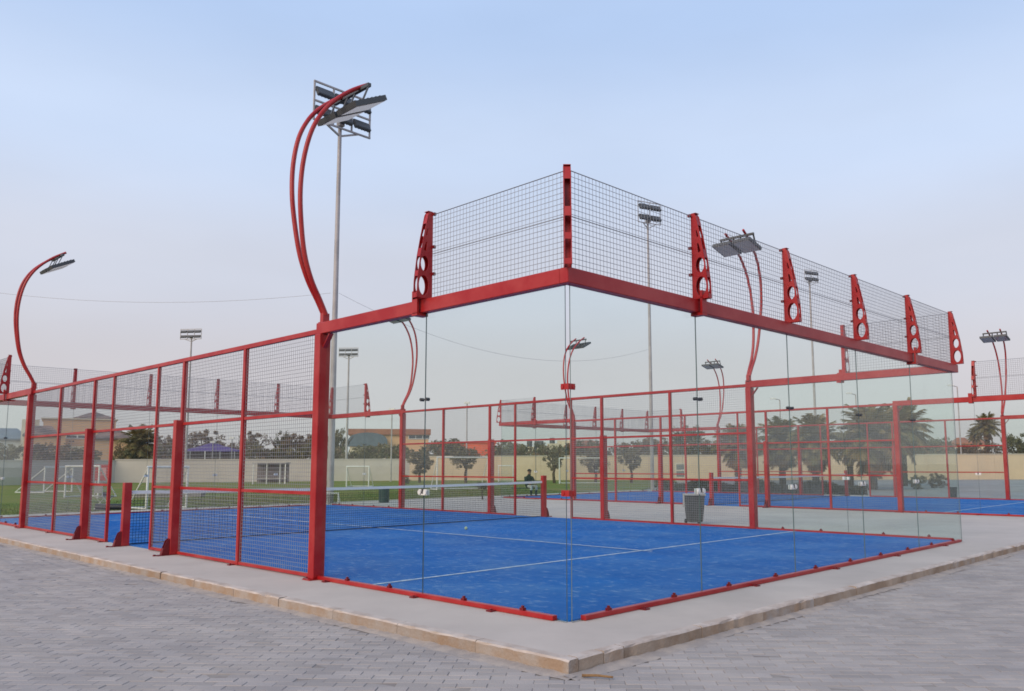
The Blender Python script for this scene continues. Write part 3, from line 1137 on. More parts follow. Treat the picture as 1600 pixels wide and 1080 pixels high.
# ------------------------------------------------------------------ smaller things
# wheelie bin in the gap between the courts
bp_ = Vector((10.45, 5.72, 0))
bn = thing('wheelie_bin', 'grey wheelie bin with pale rim standing between the two courts', 'bin', bp_, VIEW_ROT + RAD(8))
b = MB()
vs = [(-.145, -.15, .05), (.145, -.15, .05), (.145, .15, .05), (-.145, .15, .05), (-.19, -.195, .63), (.19, -.195, .63), (.19, .195, .63), (-.19, .195, .63)]
b.add(vs, [(0, 3, 2, 1), (4, 5, 6, 7), (0, 1, 5, 4), (1, 2, 6, 5), (2, 3, 7, 6), (3, 0, 4, 7)])
b.build('bin_body', BIN_GREY, bn, bevel=0.01)
MB().box(-.21, .21, -.215, .215, .631, .67).build('bin_rim', RIM_GREY, bn, bevel=0.01)
MB().tube([(-.20, -.20, .65), (-.30, -.20, .65), (-.30, -.20, .47)], .022, 8).tube([(-.30, -.20, .49), (-.30, -.20, .38)], .03, 8).build('bin_handle', RIM_GREY, bn)
for s in (-.15, .15):
    MB().tube([(s - .02, .165, .055), (s + .02, .165, .055)], .055, 12).build('bin_wheel', BLACK, bn)

lb = thing('litter_bin', 'dark teal litter bin standing at the grass edge behind the glass', 'bin', ground_at(601, 29.8, -0.05), VIEW_ROT)
MB().tube([(0, 0, 0), (0, 0, .58)], .18, 14, 0, .19).build('bin_body', TEAL, lb)
MB().tube([(0, 0, .581), (0, 0, .63)], .20, 14).build('bin_lid', TEAL, lb)

cr = thing('mini_goal_frame', 'small white framed box with dark mesh at the foot of the grey pole', 'frame', ground_at(510, 28.6, -0.05), VIEW_ROT)
for (p, q) in (((0, 0, 0), (0, 0, .42)), ((.44, 0, 0), (.44, 0, .42)), ((-.02, 0, .42), (.46, 0, .42)), ((0, .35, 0), (.44, .35, 0)), ((0, .35, 0), (0, 0, .42)), ((.44, .35, 0), (.44, 0, .42))):
    MB().tube([p, q], .022, 6).build('frame_bar', WHITE, cr)
g = MB()
for i in range(9):
    g.wire((.44 * i / 8, .0, .42), (.44 * i / 8, .35, 0), .012)
for i in range(7):
    g.wire((0, .35 * i / 6, .42 * (1 - i / 6)), (.44, .35 * i / 6, .42 * (1 - i / 6)), .012)
g.build('frame_net', NETM, cr)

ch = thing('folding_chair', 'pale folding chair beside the net post at the far side', 'chair', ground_at(166, 26.5, -0.05), VIEW_ROT + RAD(150))
MB().cbox((0, 0, .42), (.42, .40, .03)).build('seat', FABRIC_G, ch)
MB().cbox((0, .21, .66), (.42, .03, .26)).build('backrest', FABRIC_G, ch)
for sx in (-.2, .2):
    MB().tube([(sx, -.2, 0), (sx, .2, .44), (sx, .21, .8)], .014, 6).build('leg', WHITE, ch)
    MB().tube([(sx * .92, .22, 0), (sx * .92, -.18, .43)], .014, 6).build('leg', WHITE, ch)
bagm = MB().tube([(-.42, 0, .10), (-.38, 0, .10), (.30, 0, .10), (.40, 0, .09)], .10, 10, 0, .085).build('sports_bag', BLACK, None, ground_at(176, 25.2, 0.0))
bagm.rotation_euler = (0, 0, VIEW_ROT)
tag(bagm, 'black sports bag lying at the far edge of the blue court', 'bag')
cap = MB().tube([(0, 0, 0), (0, 0, .05), (.02, 0, .11)], .12, 10, 0, .05).build('cap', BLACK, None, tuple(ground_at(166, 26.5, 0.389)))
tag(cap, 'black cap lying on the pale folding chair', 'cap')

for (px, d, L, hh, wd, lab) in ((280, 44, 6.3, .16, .5, 'long low grey ledge on the grass behind the left mesh fence'),
                                (206, 37, 3.2, .17, .4, 'short low pale slab left of the long grey ledge')):
    o = MB().box(0, L, 0, wd, 0, hh * .55, 0).box(-.04, L + .04, -.04, wd + .04, hh * .55 + .001, hh, 0).build('low_ledge', YARD, None, tuple(ground_at(px, d, -0.05)))
    o.rotation_euler = (0, 0, VIEW_ROT - RAD(2))
    tag(o, lab, 'ledge')

sh = thing('team_shelter', 'dark team shelter with white posts in front of the grey wall', 'shelter', ground_at(396, 62, -0.05), VIEW_ROT)
MB().box(0, 2.4, .9, .95, .1, 1.55).build('back_panel', mat('shelter_mesh', (.17, .15, .155), .9), sh)
MB().box(-.1, 2.5, -.1, 1.0, 1.551, 1.62).build('roof', STEEL, sh)
for x in (.0, 1.0, 2.0, 2.4):
    MB().box(x - .035, x + .035, 0, .07, 0, 1.55).build('post', WHITE, sh)
MB().box(.1, 2.3, .45, .8, .38, .45).build('bench', STEEL, sh)

rb = thing('red_board', 'red notice board with a pale square mark in front of the grey wall', 'sign', ground_at(149, 60, -0.05), VIEW_ROT)
MB().box(0, 1.0, 0, .06, .35, 1.50).build('panel', RED, rb)
MB().box(.28, .80, -.006, -.002, .72, 1.25).build('mark', mat('pink_print', (.50, .25, .25), .7), rb)
MB().box(.40, .56, -.012, -.008, .80, .94).box(.40, .56, -.012, -.008, 1.02, 1.16).build('glyph', RED, rb)
for x in (.05, .95):
    MB().box(x - .03, x + .03, .061, .12, 0, 1.4).build('post', WHITE, rb)

eb = thing('pale_cabinet', 'pale cabinet with two grey panels before the beige wall', 'cabinet', ground_at(1055, 66, -0.1), VIEW_ROT)
MB().box(0, .8, 0, .4, .2, 1.55).build('body', CREAM, eb)
for z in (.45, 1.0):
    MB().box(.1, .7, -.02, -.001, z, z + .42).build('panel', mat('grey_panel', (.16, .18, .17), .5), eb)
MB().box(.05, .75, .05, .35, 0, .2).build('plinth', CONC, eb)

st = MB().tube([(0, 0, 0), (.10, .004, .004), (.21, -.006, 0)], .011, 6, 0, .008).build('stick', WOOD, None, (-0.98, -1.00, -0.083))
st.rotation_euler = (0, 0, RAD(-58))
tag(st, 'brown stick lying on the mortar at the kerb corner', 'stick')

bb = thing('black_bin', 'small black bin on the grey yard behind the farther court', 'bin', ground_at(1487, 33.5, -0.09), VIEW_ROT)
MB().tube([(0, 0, 0), (0, 0, .42)], .12, 10, 0, .14).build('bin_body', BLACK, bb)
MB().tube([(0, 0, .421), (0, 0, .46)], .15, 10).build('bin_lid', BLACK, bb)


def street_lamp(px, d, top_py, label, arm=True):
    b_ = ground_at(px, d, -0.1)
    H = CAM.z + (726 - top_py) / FPX * d - b_.z
    root = thing('street_lamp', label, 'street lamp', b_, VIEW_ROT, 'slim far lamp posts')
    MB().tube([(0, 0, 0), (0, 0, H)], .06 * d / 60, 8, 0, .04 * d / 60).build('pole', STEEL, root)
    if arm:
        MB().tube([(0, 0, H), (-.45, 0, H + .12)], .03 * d / 60, 6).build('arm', STEEL, root)
        MB().cbox((-.6, 0, H + .14), (.5, .22, .12)).build('lamp_head', WHITE, root)
    else:
        MB().cbox((0, 0, H + .08), (.5, .2, .16)).build('lamp_head', WHITE, root)


street_lamp(1503, 75, 606, 'slim street lamp in the open sky right of the glass wall')
street_lamp(1222, 75, 626, 'slim street lamp behind the right mast post, seen through glass')
street_lamp(227, 84, 682, 'white lamp post in front of the round palm on the left', False)
street_lamp(331, 84, 690, 'white lamp post in front of the purple tent', False)
street_lamp(361, 86, 684, 'white lamp post right of the purple tent', False)
street_lamp(611, 70, 640, 'thin pole seen through glass left of the far red mast post', False)
street_lamp(729, 72, 630, 'thin pole between the far mesh posts left of the corner', False)
street_lamp(1342, 75, 618, 'slim lamp post above the largest palm, seen through glass', True)


BALL = mat('ball_felt', (0.36, 0.46, 0.30), 0.9, 0.1)
for (x, y, lab) in ((5.9, 8.2, 'pale ball lying on the nearer blue court before the net'), (18.6, 15.2, 'pale ball lying on the farther blue court')):
    r_ = 0.034
    b_ = MB()
    for i in range(6):
        a0, a1 = -math.pi / 2 + math.pi * i / 6, -math.pi / 2 + math.pi * (i + 1) / 6
        b_.tube([(0, 0, r_ * math.sin(a0)), (0, 0, r_ * math.sin(a1))], max(1e-4, r_ * math.cos(a0)), 10, 0, max(1e-4, r_ * math.cos(a1)), caps=False)
    tag(b_.build('ball', BALL, None, (x, y, 0.012 + r_)), lab, 'ball')


# ------------------------------------------------------------------ vegetation
def crown_mesh(seed, m, clumps=74, leaves=40, leaf=0.16, flat=1.0, spread=1.0, top=1.0):
    """unit crown: radius about 1, centred at z = 0; uneven clumps of small leaf faces"""
    r = random.Random(seed)
    mb = MB()
    for c in range(clumps):
        while True:
            v = Vector((r.uniform(-1, 1), r.uniform(-1, 1), r.uniform(-.9, 1)))
            if 0.15 < v.length < 1:
                break
        v *= 0.86 + 0.22 * math.sin(3 * math.atan2(v.y, v.x) + seed) * 0.6
        v.z *= flat
        cr_ = r.uniform(.10, .27)
        for k in range(leaves):
            p = Vector((r.gauss(0, 1), r.gauss(0, 1), r.gauss(0, 1))).normalized() * cr_ * r.uniform(.35, 1.1)
            p = v + p
            n = Vector((r.gauss(0, 1), r.gauss(0, 1), r.gauss(0, 1) + .5)).normalized()
            s = n.orthogonal().normalized()
            a = r.uniform(0, 6.28)
            t1 = s * math.cos(a) + n.cross(s) * math.sin(a)
            t2 = n.cross(t1)
            l, w = leaf * r.uniform(.6, 1.3), leaf * r.uniform(.3, .55)
            mb.add([p - t1 * l * .5, p + t2 * w * .5, p + t1 * l * .5, p - t2 * w * .5], [(0, 1, 2, 3)])
    return mb.mesh('crown', m)


def trunk_mesh(seed):
    """unit trunk: height 1 with a few limbs"""
    r = random.Random(seed)
    mb = MB()
    mb.tube([(0, 0, 0), (r.uniform(-.03, .03), r.uniform(-.03, .03), .3), (r.uniform(-.06, .06), r.uniform(-.06, .06), .62)], .055, 8, 0, .035)
    for k in range(6):
        a = k * 1.05 + r.uniform(-.3, .3)
        mb.tube([(0, 0, .45 + .03 * k), (math.cos(a) * .16, math.sin(a) * .16, .70 + .03 * k), (math.cos(a) * .34, math.sin(a) * .34, .92 + .05 * k)], .026, 6, 0, .008)
    return mb.mesh('trunk', BARK)


CROWNS = [crown_mesh(1, LEAF_A), crown_mesh(2, LEAF_B), crown_mesh(3, LEAF_C), crown_mesh(4, LEAF_A, 60, 40, .17), crown_mesh(5, LEAF_B, 36, 50, .2), crown_mesh(6, LEAF_C, 56, 40, .18)]
TRUNKS = [trunk_mesh(k) for k in range(3)]
rt = random.Random(21)


def tree(px, d, top_py, wpx, kind, label, base=-0.15, hfrac=0.62, name='tree', group='trees beyond the boundary wall', bottom_py=None):
    b_ = ground_at(px, d, base)
    H = CAM.z + (726 - top_py) / FPX * d - base
    R_ = wpx / FPX * d / 2
    root = thing(name, label, 'tree', b_, rt.uniform(0, 6.28), group)
    hz = H * hfrac / 2
    if bottom_py is not None:
        zb = CAM.z + (726 - bottom_py) / FPX * d - base
        hz = (H - zb) / 2
    put('trunk', TRUNKS[kind % 3], root, None, None, (H * .8, H * .8, H * .78))
    put('crown', CROWNS[kind], root, (0, 0, H - hz), None, (R_, R_, hz * 1.02))
    return root


T = [
    (12, 88, 686, 60, 4, 'dull green tree at the left edge behind the grey wall'),
    (62, 86, 697, 44, 2, 'low brown green tree below the left wing of the peach villa'),
    (96, 86, 699, 46, 5, 'low bush tree before the arches of the peach villa'),
    (132, 86, 698, 40, 2, 'low bush tree behind the thick red door post'),
    (188, 88, 697, 28, 0, 'small dark tree right of the peach villa'),
    (262, 98, 676, 46, 2, 'brown green tree left of the purple tent'),
    (316, 102, 669, 64, 5, 'tall round tree rising behind the purple tent'),
    (356, 100, 688, 44, 2, 'low tree right of the purple tent peak'),
    (392, 94, 672, 50, 5, 'brownish tree behind the thin red post near the left mast'),
    (419, 92, 699, 18, 0, 'tiny cone shaped tree beside the red block'),
    (441, 88, 668, 30, 3, 'dark tree with pointed top left of the large red post'),
    (464, 88, 674, 62, 2, 'broad brown tree directly left of the large red post'),
    (528, 90, 664, 36, 4, 'tree right beside the thick grey pole'),
    (578, 90, 692, 60, 3, 'dark green tree before the slate canopy'),
    (622, 90, 692, 60, 0, 'dark green tree hidden by the far mast post'),
    (694, 88, 682, 84, 3, 'large dark tree left of the red orange building'),
    (800, 92, 690, 54, 5, 'brown tree right of the red orange building'),
    (842, 92, 690, 34, 0, 'dark tree below the stepped roof of the cream building'),
    (878, 92, 692, 36, 3, 'dark tree directly behind the glass corner'),
    (922, 90, 686, 50, 2, 'brown green tree right of the glass corner'),
    (985, 88, 690, 56, 5, 'low olive tree behind the mesh right of the corner'),
    (1022, 88, 682, 54, 2, 'brownish tree behind the second grey floodlight pole'),
    (1072, 86, 662, 66, 3, 'tall dark tree among the far red frames'),
    (1112, 86, 686, 40, 4, 'olive tree below the smallest lamp mast'),
    (1432, 86, 680, 60, 0, 'dark green tree right of the largest palm'),
    (1470, 88, 682, 50, 3, 'dark green tree at the right end of the glass wall'),
    (1512, 92, 694, 44, 2, 'low tree in front of the terracotta houses'),
    (1592, 84, 676, 56, 3, 'dark tree at the right edge of the photo'),
    (1548, 88, 692, 44, 5, 'low tree under the lone far palm'),
]
for a in T:
    tree(*a)
rb_ = random.Random(77)
row = MB()
px = 40.0
while px < 1482:
    px += rb_.uniform(2.0, 4.6)
    if 152 < px < 186 or 735 < px < 768 or 272 < px < 384:
        continue
    d = rb_.uniform(82, 86)
    base_ = ground_at(px, d, 0)
    env = 698 + 5 * math.sin(px * .061) + 3.5 * math.sin(px * .173 + 1) + (4 if 540 < px < 680 else 0)
    ztop = CAM.z + (726 - env) / FPX * d
    for lev in range(3):
        c_ = Vector((base_.x + rb_.uniform(-.5, .5), base_.y + rb_.uniform(-.5, .5), 1.4 + (ztop - 1.4) * rb_.uniform(lev * .33, lev * .33 + .36)))
        cr_ = rb_.uniform(.28, .55)
        k_ = rb_.choice((0, 0, 1, 2))
        for q in range(26):
            p = c_ + Vector((rb_.gauss(0, 1), rb_.gauss(0, 1), rb_.gauss(0, 1))).normalized() * cr_ * rb_.uniform(.3, 1.15)
            nv = Vector((rb_.gauss(0, 1), rb_.gauss(0, 1), rb_.gauss(0, 1) + .4)).normalized()
            s_ = nv.orthogonal().normalized()
            t_ = nv.cross(s_)
            l = rb_.uniform(.10, .24)
            row.add([p - s_ * l, p + t_ * l * .5, p + s_ * l, p - t_ * l * .5], [(0, 1, 2, 3)], k_)
row.build('tree_row', [LEAF_A, LEAF_B, LEAF_C], kind='stuff', label='low dusty trees in a continuous row along the back of the boundary wall', category='tree row')
I_ = [
    (656, 66, 702, 46, 1, 'slim tree with hanging foliage in front of the wall left of the thin red post', 740),
    (728, 64, 698, 48, 1, 'small tree with two stems before the pinkish wall', 732),
    (866, 62, 694, 36, 4, 'leaning small tree in front of the beige wall at the glass corner', 738),
    (930, 62, 698, 44, 1, 'small tree before the beige wall behind the white goal', 740),
    (986, 62, 698, 40, 4, 'narrow tree before the beige wall right of the white goal', 738),
]
for px, d, tp, wpx, kd, lab, bot in I_:
    tree(px, d, tp, wpx, kd, lab, base=-0.05, group='small trees in front of the boundary wall', bottom_py=bot)


def shrub(px, d, top_py, wpx, bot_py, kind, label, stem=True):
    base = -0.05
    b_ = ground_at(px, d, base)
    H = CAM.z + (726 - top_py) / FPX * d - base
    zb = CAM.z + (726 - bot_py) / FPX * d - base
    root = thing('shrub', label, 'shrub', b_, rt.uniform(0, 6.28))
    put('crown', CROWNS[kind], root, (0, 0, (H + zb) / 2), None, (wpx / FPX * d / 2,) * 2 + ((H - zb) / 2,))
    if stem:
        MB().tube([(0, 0, 0), (.02, 0, zb + .05)], .035, 6, 0, .02).build('stem', BARK, root)


shrub(633, 36, 740, 20, 757, 0, 'small round shrub right of the teal litter bin')
shrub(754, 32, 750, 24, 766, 3, 'dark round shrub on a stem beside the far thick door post')
shrub(1432, 46, 742, 30, 768, 1, 'low dusty shrub on the yard right of the far court post', False)
shrub(1462, 48, 740, 34, 766, 5, 'low brown shrub on the yard below the dark trees', False)

# hedge behind the farther court
hm = MB()
rh2 = random.Random(8)
for i in range(14000):
    u = rh2.random()
    x = rh2.uniform(30.2, 31.4)
    y = 10.5 + 11 * u
    z = -0.1 + 0.66 * rh2.random() ** .7 * (0.8 + .2 * math.sin(y * 2.1))
    nv = Vector((rh2.gauss(0, 1), rh2.gauss(0, 1), rh2.gauss(0, 1))).normalized()
    s_ = nv.orthogonal().normalized()
    t_ = nv.cross(s_)
    l = rh2.uniform(.03, .07)
    p = Vector((x, y, z))
    hm.add([p - s_ * l, p + t_ * l * .6, p + s_ * l, p - t_ * l * .6], [(0, 1, 2, 3)])
tag(hm.build('hedge', HEDGE), 'low dusty hedge behind the far side of the farther court', 'hedge')


def palm_meshes(seed, nf=46, dry=16):
    """unit palm crown of frond length 1, centre at origin"""
    r = random.Random(seed)

    def frond(mb, az, el, droop, L, lw):
        d = Vector((math.cos(az) * math.cos(el), math.sin(az) * math.cos(el), math.sin(el)))
        p = Vector((0, 0, 0))
        N = 11
        side = Vector((-math.sin(az), math.cos(az), 0))
        pts = []
        for i in range(N + 1):
            pts.append((p.copy(), d.copy()))
            p = p + d * (L / N)
            d = (d + Vector((0, 0, -droop / N * (0.5 + i / N)))).normalized()
        mb.tube([q[0] for q in pts[::3]] + [pts[-1][0]], .014, 4, 0, .004, caps=False)
        for i in range(1, N):
            for h in (0, .5):
                q = pts[i][0].lerp(pts[i + 1][0], h)
                dd = pts[i][1]
                up = side.cross(dd)
                ll = .34 * L * math.sin(math.pi * min(1, .18 + .82 * (i + h) / N)) ** .7 + .04
                for s in (-1, 1):
                    v = (side * s * .75 + dd * .62 + up * r.uniform(-.05, .35) + Vector((0, 0, -.22))).normalized()
                    tip = q + v * ll * r.uniform(.8, 1.1)
                    wv = dd * lw
                    mb.add([q - wv, q + wv, tip], [(0, 1, 2)])
    mb = MB()
    for k in range(nf):
        az = k * 2.399 + r.uniform(-.2, .2)
        f = k / nf
        frond(mb, az, RAD(82 - 105 * f) + r.uniform(-.1, .1), 1.2 + .5 * r.random(), r.uniform(.85, 1.1), .039)
    g = mb.mesh('crown', PALM_G)
    mb = MB()
    for k in range(dry):
        frond(mb, k * 2.399 + r.uniform(-.3, .3), RAD(-40 - 35 * r.random()), .8, r.uniform(.60, .95), .036)
    return g, mb.mesh('dry_frond_skirt', PALM_DRY)


PALMS = [palm_meshes(1, 60, 30), palm_meshes(2, 58, 38), palm_meshes(3, 44, 8)]


def palm(px, d, cy, rpx, kind, label, base=-0.1, tr=.2):
    b_ = ground_at(px, d, base)
    Hc = CAM.z + (726 - cy) / FPX * d - base
    R_ = rpx / FPX * d
    root = thing('palm_tree', label, 'palm tree', b_, rt.uniform(0, 6.28), 'date palms')
    mb = MB()
    n_ = 14
    for i in range(n_):
        z0, z1 = Hc * i / n_, Hc * (i + 1) / n_
        mb.tube([(0, 0, z0), (0, 0, z1 + .02)], tr * .86, 9, 0, tr * 1.08, caps=(i == n_ - 1))
    mb.build('trunk', BARK, root)
    g_, dr = PALMS[kind]
    put('crown', g_, root, (0, 0, Hc), None, (R_, R_, R_))
    put('dry_frond_skirt', dr, root, (0, 0, Hc - .05 * R_), None, (R_, R_, R_))


palm(1153, 47, 699, 42, 1, 'palm with dense dark crown left of the right mast post')
palm(1222, 49, 694, 47, 1, 'palm right behind the tall red mast post, seen through glass')
palm(1274, 46, 694, 50, 0, 'brownish palm second from the far court post, drooping crown')
palm(1328, 52, 702, 30, 0, 'small palm tucked under the left side of the largest palm')
palm(1364, 45, 690, 66, 1, 'largest palm with hanging dry fronds behind the right end wall')
palm(1412, 52, 676, 56, 2, 'palm behind the thick red post of the farther court')
palm(218, 84, 694, 36, 0, 'bushy palm behind the left fence beside the peach villa')
palm(1545, 98, 671, 27, 2, 'lone far palm in the sky gap at the right', tr=.3)
palm(1526, 104, 684, 16, 2, 'tiny palm left of the lone far palm', tr=.22)


# ------------------------------------------------------------------ buildings beyond the wall
def windows(root, spots_, y, m=GLASS_D, fm=WHITE):
    for (x, z, w, h) in spots_:
        f = MB().box(x - w / 2 - .08, x + w / 2 + .08, y - .09, y - .003, z - .08, z).box(x - w / 2 - .08, x + w / 2 + .08, y - .09, y - .003, z + h, z + h + .08) \
            .box(x - w / 2 - .08, x - w / 2, y - .09, y - .003, z + .001, z + h - .001).box(x + w / 2, x + w / 2 + .08, y - .09, y - .003, z + .001, z + h - .001).build('window', fm, root)
        MB().box(x - w / 2 + .001, x + w / 2 - .001, y - .03, y - .002, z + .002, z + h - .002).build('pane', m, f)


def hip_roof(root, x0, x1, y0, y1, z, h, m, over=.4, ridge=.0):
    x0, x1, y0, y1 = x0 - over, x1 + over, y0 - over, y1 + over
    cx0, cx1 = (x0 + x1) / 2 - ridge, (x0 + x1) / 2 + ridge
    cy_ = (y0 + y1) / 2
    mb = MB()
    mb.add([(x0, y0, z), (x1, y0, z), (x1, y1, z), (x0, y1, z), (cx0, cy_, z + h), (cx1, cy_, z + h)],
           [(0, 1, 5, 4), (2, 3, 4, 5), (1, 2, 5), (3, 0, 4), (3, 2, 1, 0)])
    mb.box(x0, x1, y0, y1, z - .22, z - .004)
    return mb.build('roof', m, root)


def px2m(p, d):
    return p / FPX * d


D = 100.0
K = D / FPX
zpx = lambda y, d: CAM.z + (726 - y) / FPX * d + 0.2
vl = thing('peach_villa', 'peach villa with grey hipped roofs behind the left fence', 'house', ground_at(40, D, -0.2), facing(100))
Z1, Z2, Z3 = zpx(651, D), zpx(680, D), zpx(684, D)
MB().box(20 * K, 122 * K, 0, 9, 0, Z1).build('wall', PEACH, vl)
hip_roof(vl, 66 * K, 116 * K, .3, 4.7, Z1 + .25, .95, ROOF_GR)
MB().box(20 * K - .25, 122 * K + .25, -.2, 9.2, Z1 + .001, Z1 + .14).build('cornice', CREAM, vl)
MB().box(-4 * K, 52 * K, -2.5, -.01, 0, Z2).build('wing', PEACH, vl)
hip_roof(vl, -2 * K, 40 * K, -2.5, .0, Z2 + .24, 1.1, ROOF_GR, .3, 1)
MB().box(92 * K, 140 * K, -3.2, -.01, 0, Z3).build('wing', PEACH, vl)
hip_roof(vl, 92 * K, 140 * K, -3.2, -.02, Z3 + .24, 1.0, ROOF_GR, .4, 1)
MB().box(53 * K, 91 * K, -2.0, -1.8, Z2 - 1.4, Z2 - 1.1).build('balcony', CREAM, vl)
ca = MB()
for i in range(4):
    ca.tube([(54 * K + i * 12 * K, -1.9, 0), (54 * K + i * 12 * K, -1.9, Z2 - 1.41)], .16, 8)
ca.build('colonnade', CREAM, vl)
windows(vl, [(60 * K, Z1 - 2.3, 1.1, .3), (78 * K, Z1 - 2.3, 1.4, .3)], 0)
windows(vl, [(14 * K, Z2 - 1.5, .6, .5), (28 * K, Z2 - 1.7, .9, .5), (103 * K + 0, Z3 - 2.9, .9, 1.8), (122 * K, Z3 - 2.9, 1.1, 1.8)], -2.501)
windows(vl, [(60 * K, 1.0, .9, 1.9), (72 * K, 1.0, 1.0, 2.0), (84 * K, 1.0, .9, 1.9)], 0)

D = 118.0
K = D / FPX
pb = thing('pale_building', 'pale building with grey roof at the left edge of the photo', 'building', ground_at(-70, D, -0.2), facing(10))
MB().box(0, 92 * K, 0, 8, 0, zpx(684, D)).build('wall', PALE, pb)
hip_roof(pb, 0, 92 * K, 0, 8, zpx(684, D) + .24, 1.7, SLATE, .5, 3)
MB().box(84 * K, 108 * K, -1.0, -.02, 0, zpx(650, D)).build('tower', CREAM, pb)
windows(pb, [(12 * K + i * 15 * K, 2.0, 1.0, 1.6) for i in range(5)], 0)

D = 120.0
K = D / FPX
lg = thing('long_building', 'long sandstone building with terracotta band and slate canopy', 'building', ground_at(546, D, -0.2), facing(606))
MB().box(0, 122 * K, 0, 10, 0, zpx(678, D)).build('wall', PEACH, lg)
MB().box(-.3, 122 * K + .3, -.4, 10.3, zpx(678, D) + .001, zpx(669, D)).build('roof_band', TERRA, lg)
cn_ = MB()
prev = None
for i in range(13):
    a = math.pi * i / 12
    x = 28 * K - 30 * K * math.cos(a)
    z = zpx(694, D) + (zpx(676, D) - zpx(694, D)) * math.sin(a) ** .6
    ring = [(x, -3.5, z), (x, -.41, z), (x, -.41, zpx(697, D)), (x, -3.5, zpx(697, D))]
    if prev:
        cn_.add(prev + ring, [(0, 1, 5, 4), (3, 0, 4, 7), (2, 3, 7, 6)])
    prev = ring
cn_.build('canopy', SLATE, lg)
MB().box(2 * K, 54 * K, -3.3, -.5, 0, zpx(698, D)).build('porch', CREAM, lg)
windows(lg, [(96 * K + i * 11 * K, zpx(684, D), .9, .45) for i in range(3)] + [(64 * K + i * 12 * K, 1.6, 1.0, 1.6) for i in range(5)], 0)

D = 126.0
K = D / FPX
rd = thing('red_building', 'bright red orange building above the wall left of the glass corner', 'building', ground_at(712, D, -0.2), facing(741))
MB().box(0, 62 * K, 0, 8, 0, zpx(692, D)).build('wall', REDWALL, rd)
MB().box(-.15, 62 * K + .15, -.15, 8.15, zpx(692, D) + .001, zpx(690, D)).build('parapet', REDWALL, rd)
windows(rd, [(10 * K + i * 14 * K, 1.6, .9, 1.2) for i in range(3)], 0, fm=REDWALL)

rk_ = thing('red_kiosk', 'small red block above the wall left of the large red post', 'building', ground_at(400, 96, -0.2), facing(409))
MB().box(0, 1.35, 0, 2, 0, zpx(708, 96)).build('wall', REDWALL, rk_)
MB().box(-.1, 1.45, -.1, 2.1, zpx(708, 96) + .001, zpx(706.5, 96)).build('roof', REDWALL, rk_)

D = 150.0
K = D / FPX
cb = thing('cream_building', 'cream building with stepped roof and tanks behind the glass corner', 'building', ground_at(815, D, -0.2), facing(861))
MB().box(0, 40 * K, 0, 9, 0, zpx(698, D)).build('wall', CREAM, cb)
MB().box(40 * K + .001, 92 * K, 0, 9, 0, zpx(693, D)).build('wall', CREAM, cb)
MB().box(56 * K, 86 * K, 1, 8, zpx(693, D) + .001, zpx(688, D)).build('penthouse', CREAM, cb)
for x in (12, 24, 30, 48):
    MB().tube([(x * K, 2, zpx(698 if x < 40 else 693, D) + .001), (x * K, 2, zpx(698 if x < 40 else 693, D) + 1.1)], .5, 10).build('water_tank', STEEL_DARK, cb)
windows(cb, [(8 * K + i * 12 * K, 2.2, 1.1, 1.3) for i in range(7)], 0)

D = 115.0
K = D / FPX
for (px, w, top, lab, mm) in ((1490, 24, 697, 'left pink house with terracotta roof right of the glass wall', PEACH), (1517, 22, 699, 'right pink house with terracotta roof near the lone palm', CREAM),
                              (885, 56, 699, 'terracotta roofed house right behind the glass corner', PEACH)):
    h_ = thing('tiled_house', lab, 'house', ground_at(px, D, -0.2), facing(px + w / 2), 'houses with terracotta roofs')
    MB().box(0, w * K, 0, 6, 0, zpx(top, D)).build('wall', mm, h_)
    hip_roof(h_, 0, w * K, 0, 6, zpx(top, D) + .24, .8, TERRA, .3, w * K * .25)
    windows(h_, [(w * K * .3, zpx(top, D) - 1.2, .5, .7), (w * K * .7, zpx(top, D) - 1.2, .5, .7)], 0)

tn = thing('purple_tent', 'purple canvas tent with a peaked roof behind the left fence', 'tent', ground_at(272, 86, -0.2), facing(327))
Kt = 86 / FPX
w_ = 110 * Kt
zt0, zt1 = zpx(703, 86), zpx(687, 86)
t_ = MB()
N_ = 16
ring_z = [(1.0, zt0), (.62, zt0 + .32 * (zt1 - zt0)), (.3, zt0 + .62 * (zt1 - zt0)), (.0, zt1)]
t_.add([(w_ / 2 + (w_ / 2) * s * math.cos(2 * math.pi * i / N_), 3 + 3 * s * math.sin(2 * math.pi * i / N_), z) for s, z in ring_z for i in range(N_)],
       [(k * N_ + i, k * N_ + (i + 1) % N_, (k + 1) * N_ + (i + 1) % N_, (k + 1) * N_ + i) for k in range(3) for i in range(N_)])
t_.build('canopy', PURPLE, tn)
MB().box(.4, w_ - .4, 1.5, 4.5, 0, zt0 - .02).build('side_wall', mat('tent_side', (.13, .10, .085), .9), tn)
for i in range(6):
    x = w_ * i / 5
    yy = 3 - 3 * math.sqrt(max(0, 1 - ((x - w_ / 2) / (w_ / 2)) ** 2))
    MB().tube([(x, yy, 0), (x, yy, zt0)], .05, 6).build('pole', WHITE, tn)


# ------------------------------------------------------------------ person seated on a bench at the far pitch edge
pp = ground_at(826, 35.5, -0.05)
bench = thing('green_bench', 'low dark green bench on the grass left of the glass corner', 'bench', pp + HDIR * .08, VIEW_ROT)
MB().box(-.75, .75, -.15, .17, .36, .40).build('seat', mat('green_slats', (.02, .06, .035), .6), bench)
for x in (-.6, .6):
    MB().box(x - .03, x + .03, -.13, .15, 0, .359).build('leg', STEEL_DARK, bench)


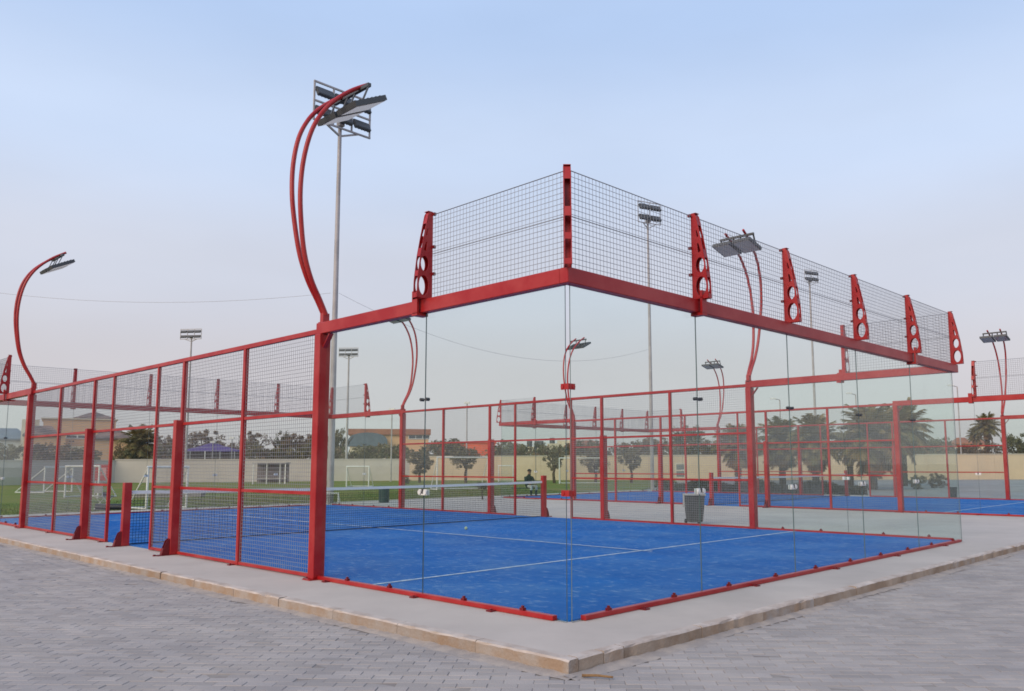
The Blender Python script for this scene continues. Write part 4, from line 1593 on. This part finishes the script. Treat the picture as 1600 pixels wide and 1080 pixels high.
def person(loc, rz):
    root = thing('person', 'person in dark clothes sitting on the low green bench', 'person', loc, rz)
    J = [(0, .05, .46, .15), (0, .04, .62, .145), (0, .0, .80, .165), (0, -.03, .90, .10), (0, -.05, .98, .055), (0, -.07, 1.07, .085), (0, -.075, 1.14, .085),
         (-.09, -.05, .46, .105), (-.13, -.40, .47, .075), (-.13, -.38, .10, .05), (-.13, -.50, .035, .045),
         (.09, -.05, .46, .105), (.13, -.40, .47, .075), (.13, -.36, .10, .05), (.13, -.48, .035, .045),
         (-.18, -.02, .84, .07), (-.24, -.12, .62, .05), (-.15, -.32, .56, .04), (-.12, -.40, .55, .035),
         (.18, -.02, .84, .07), (.24, -.12, .62, .05), (.15, -.32, .56, .04), (.12, -.40, .55, .035)]
    E_ = [(0, 1), (1, 2), (2, 3), (3, 4), (4, 5), (5, 6), (0, 7), (7, 8), (8, 9), (9, 10), (0, 11), (11, 12), (12, 13), (13, 14),
          (2, 15), (15, 16), (16, 17), (17, 18), (2, 19), (19, 20), (20, 21), (21, 22)]
    me = bpy.data.meshes.new('body')
    me.from_pydata([j[:3] for j in J], E_, [])
    o = put('body', me)
    sm = o.modifiers.new('skin', 'SKIN')
    for i, j in enumerate(J):
        me.skin_vertices[0].data[i].radius = (j[3], j[3] * .85)
    me.skin_vertices[0].data[0].use_root = True
    o.modifiers.new('sub', 'SUBSURF').levels = 1
    ev = o.evaluated_get(bpy.context.evaluated_depsgraph_get())
    m2 = bpy.data.meshes.new_from_object(ev)
    bpy.data.objects.remove(o)
    m2.materials.clear()
    for q in (CLOTH_D, SKIN, CLOTH_W):
        m2.materials.append(q)
    for p in m2.polygons:
        c = p.center
        p.use_smooth = True
        p.material_index = 1 if c.z > .965 or (abs(c.x) < .19 and c.y < -.28 and .5 < c.z < .6) else (2 if c.z < .09 or .3 < c.z < .5 and c.y < -.2 else 0)
    b_ = put('body', m2, root)
    h = MB()
    for i in range(5):
        f0, f1 = i / 5, (i + 1) / 5
        a0, a1 = f0 * 1.5, f1 * 1.5
        h.tube([(0, -.055, 1.10 + .1 * math.sin(a0)), (0, -.055, 1.10 + .1 * math.sin(a1))], .098 * math.cos(a0), 12, 0, .098 * math.cos(a1), caps=(i == 4))
    h.build('hair', HAIR, root)


person(pp, VIEW_ROT + RAD(35))
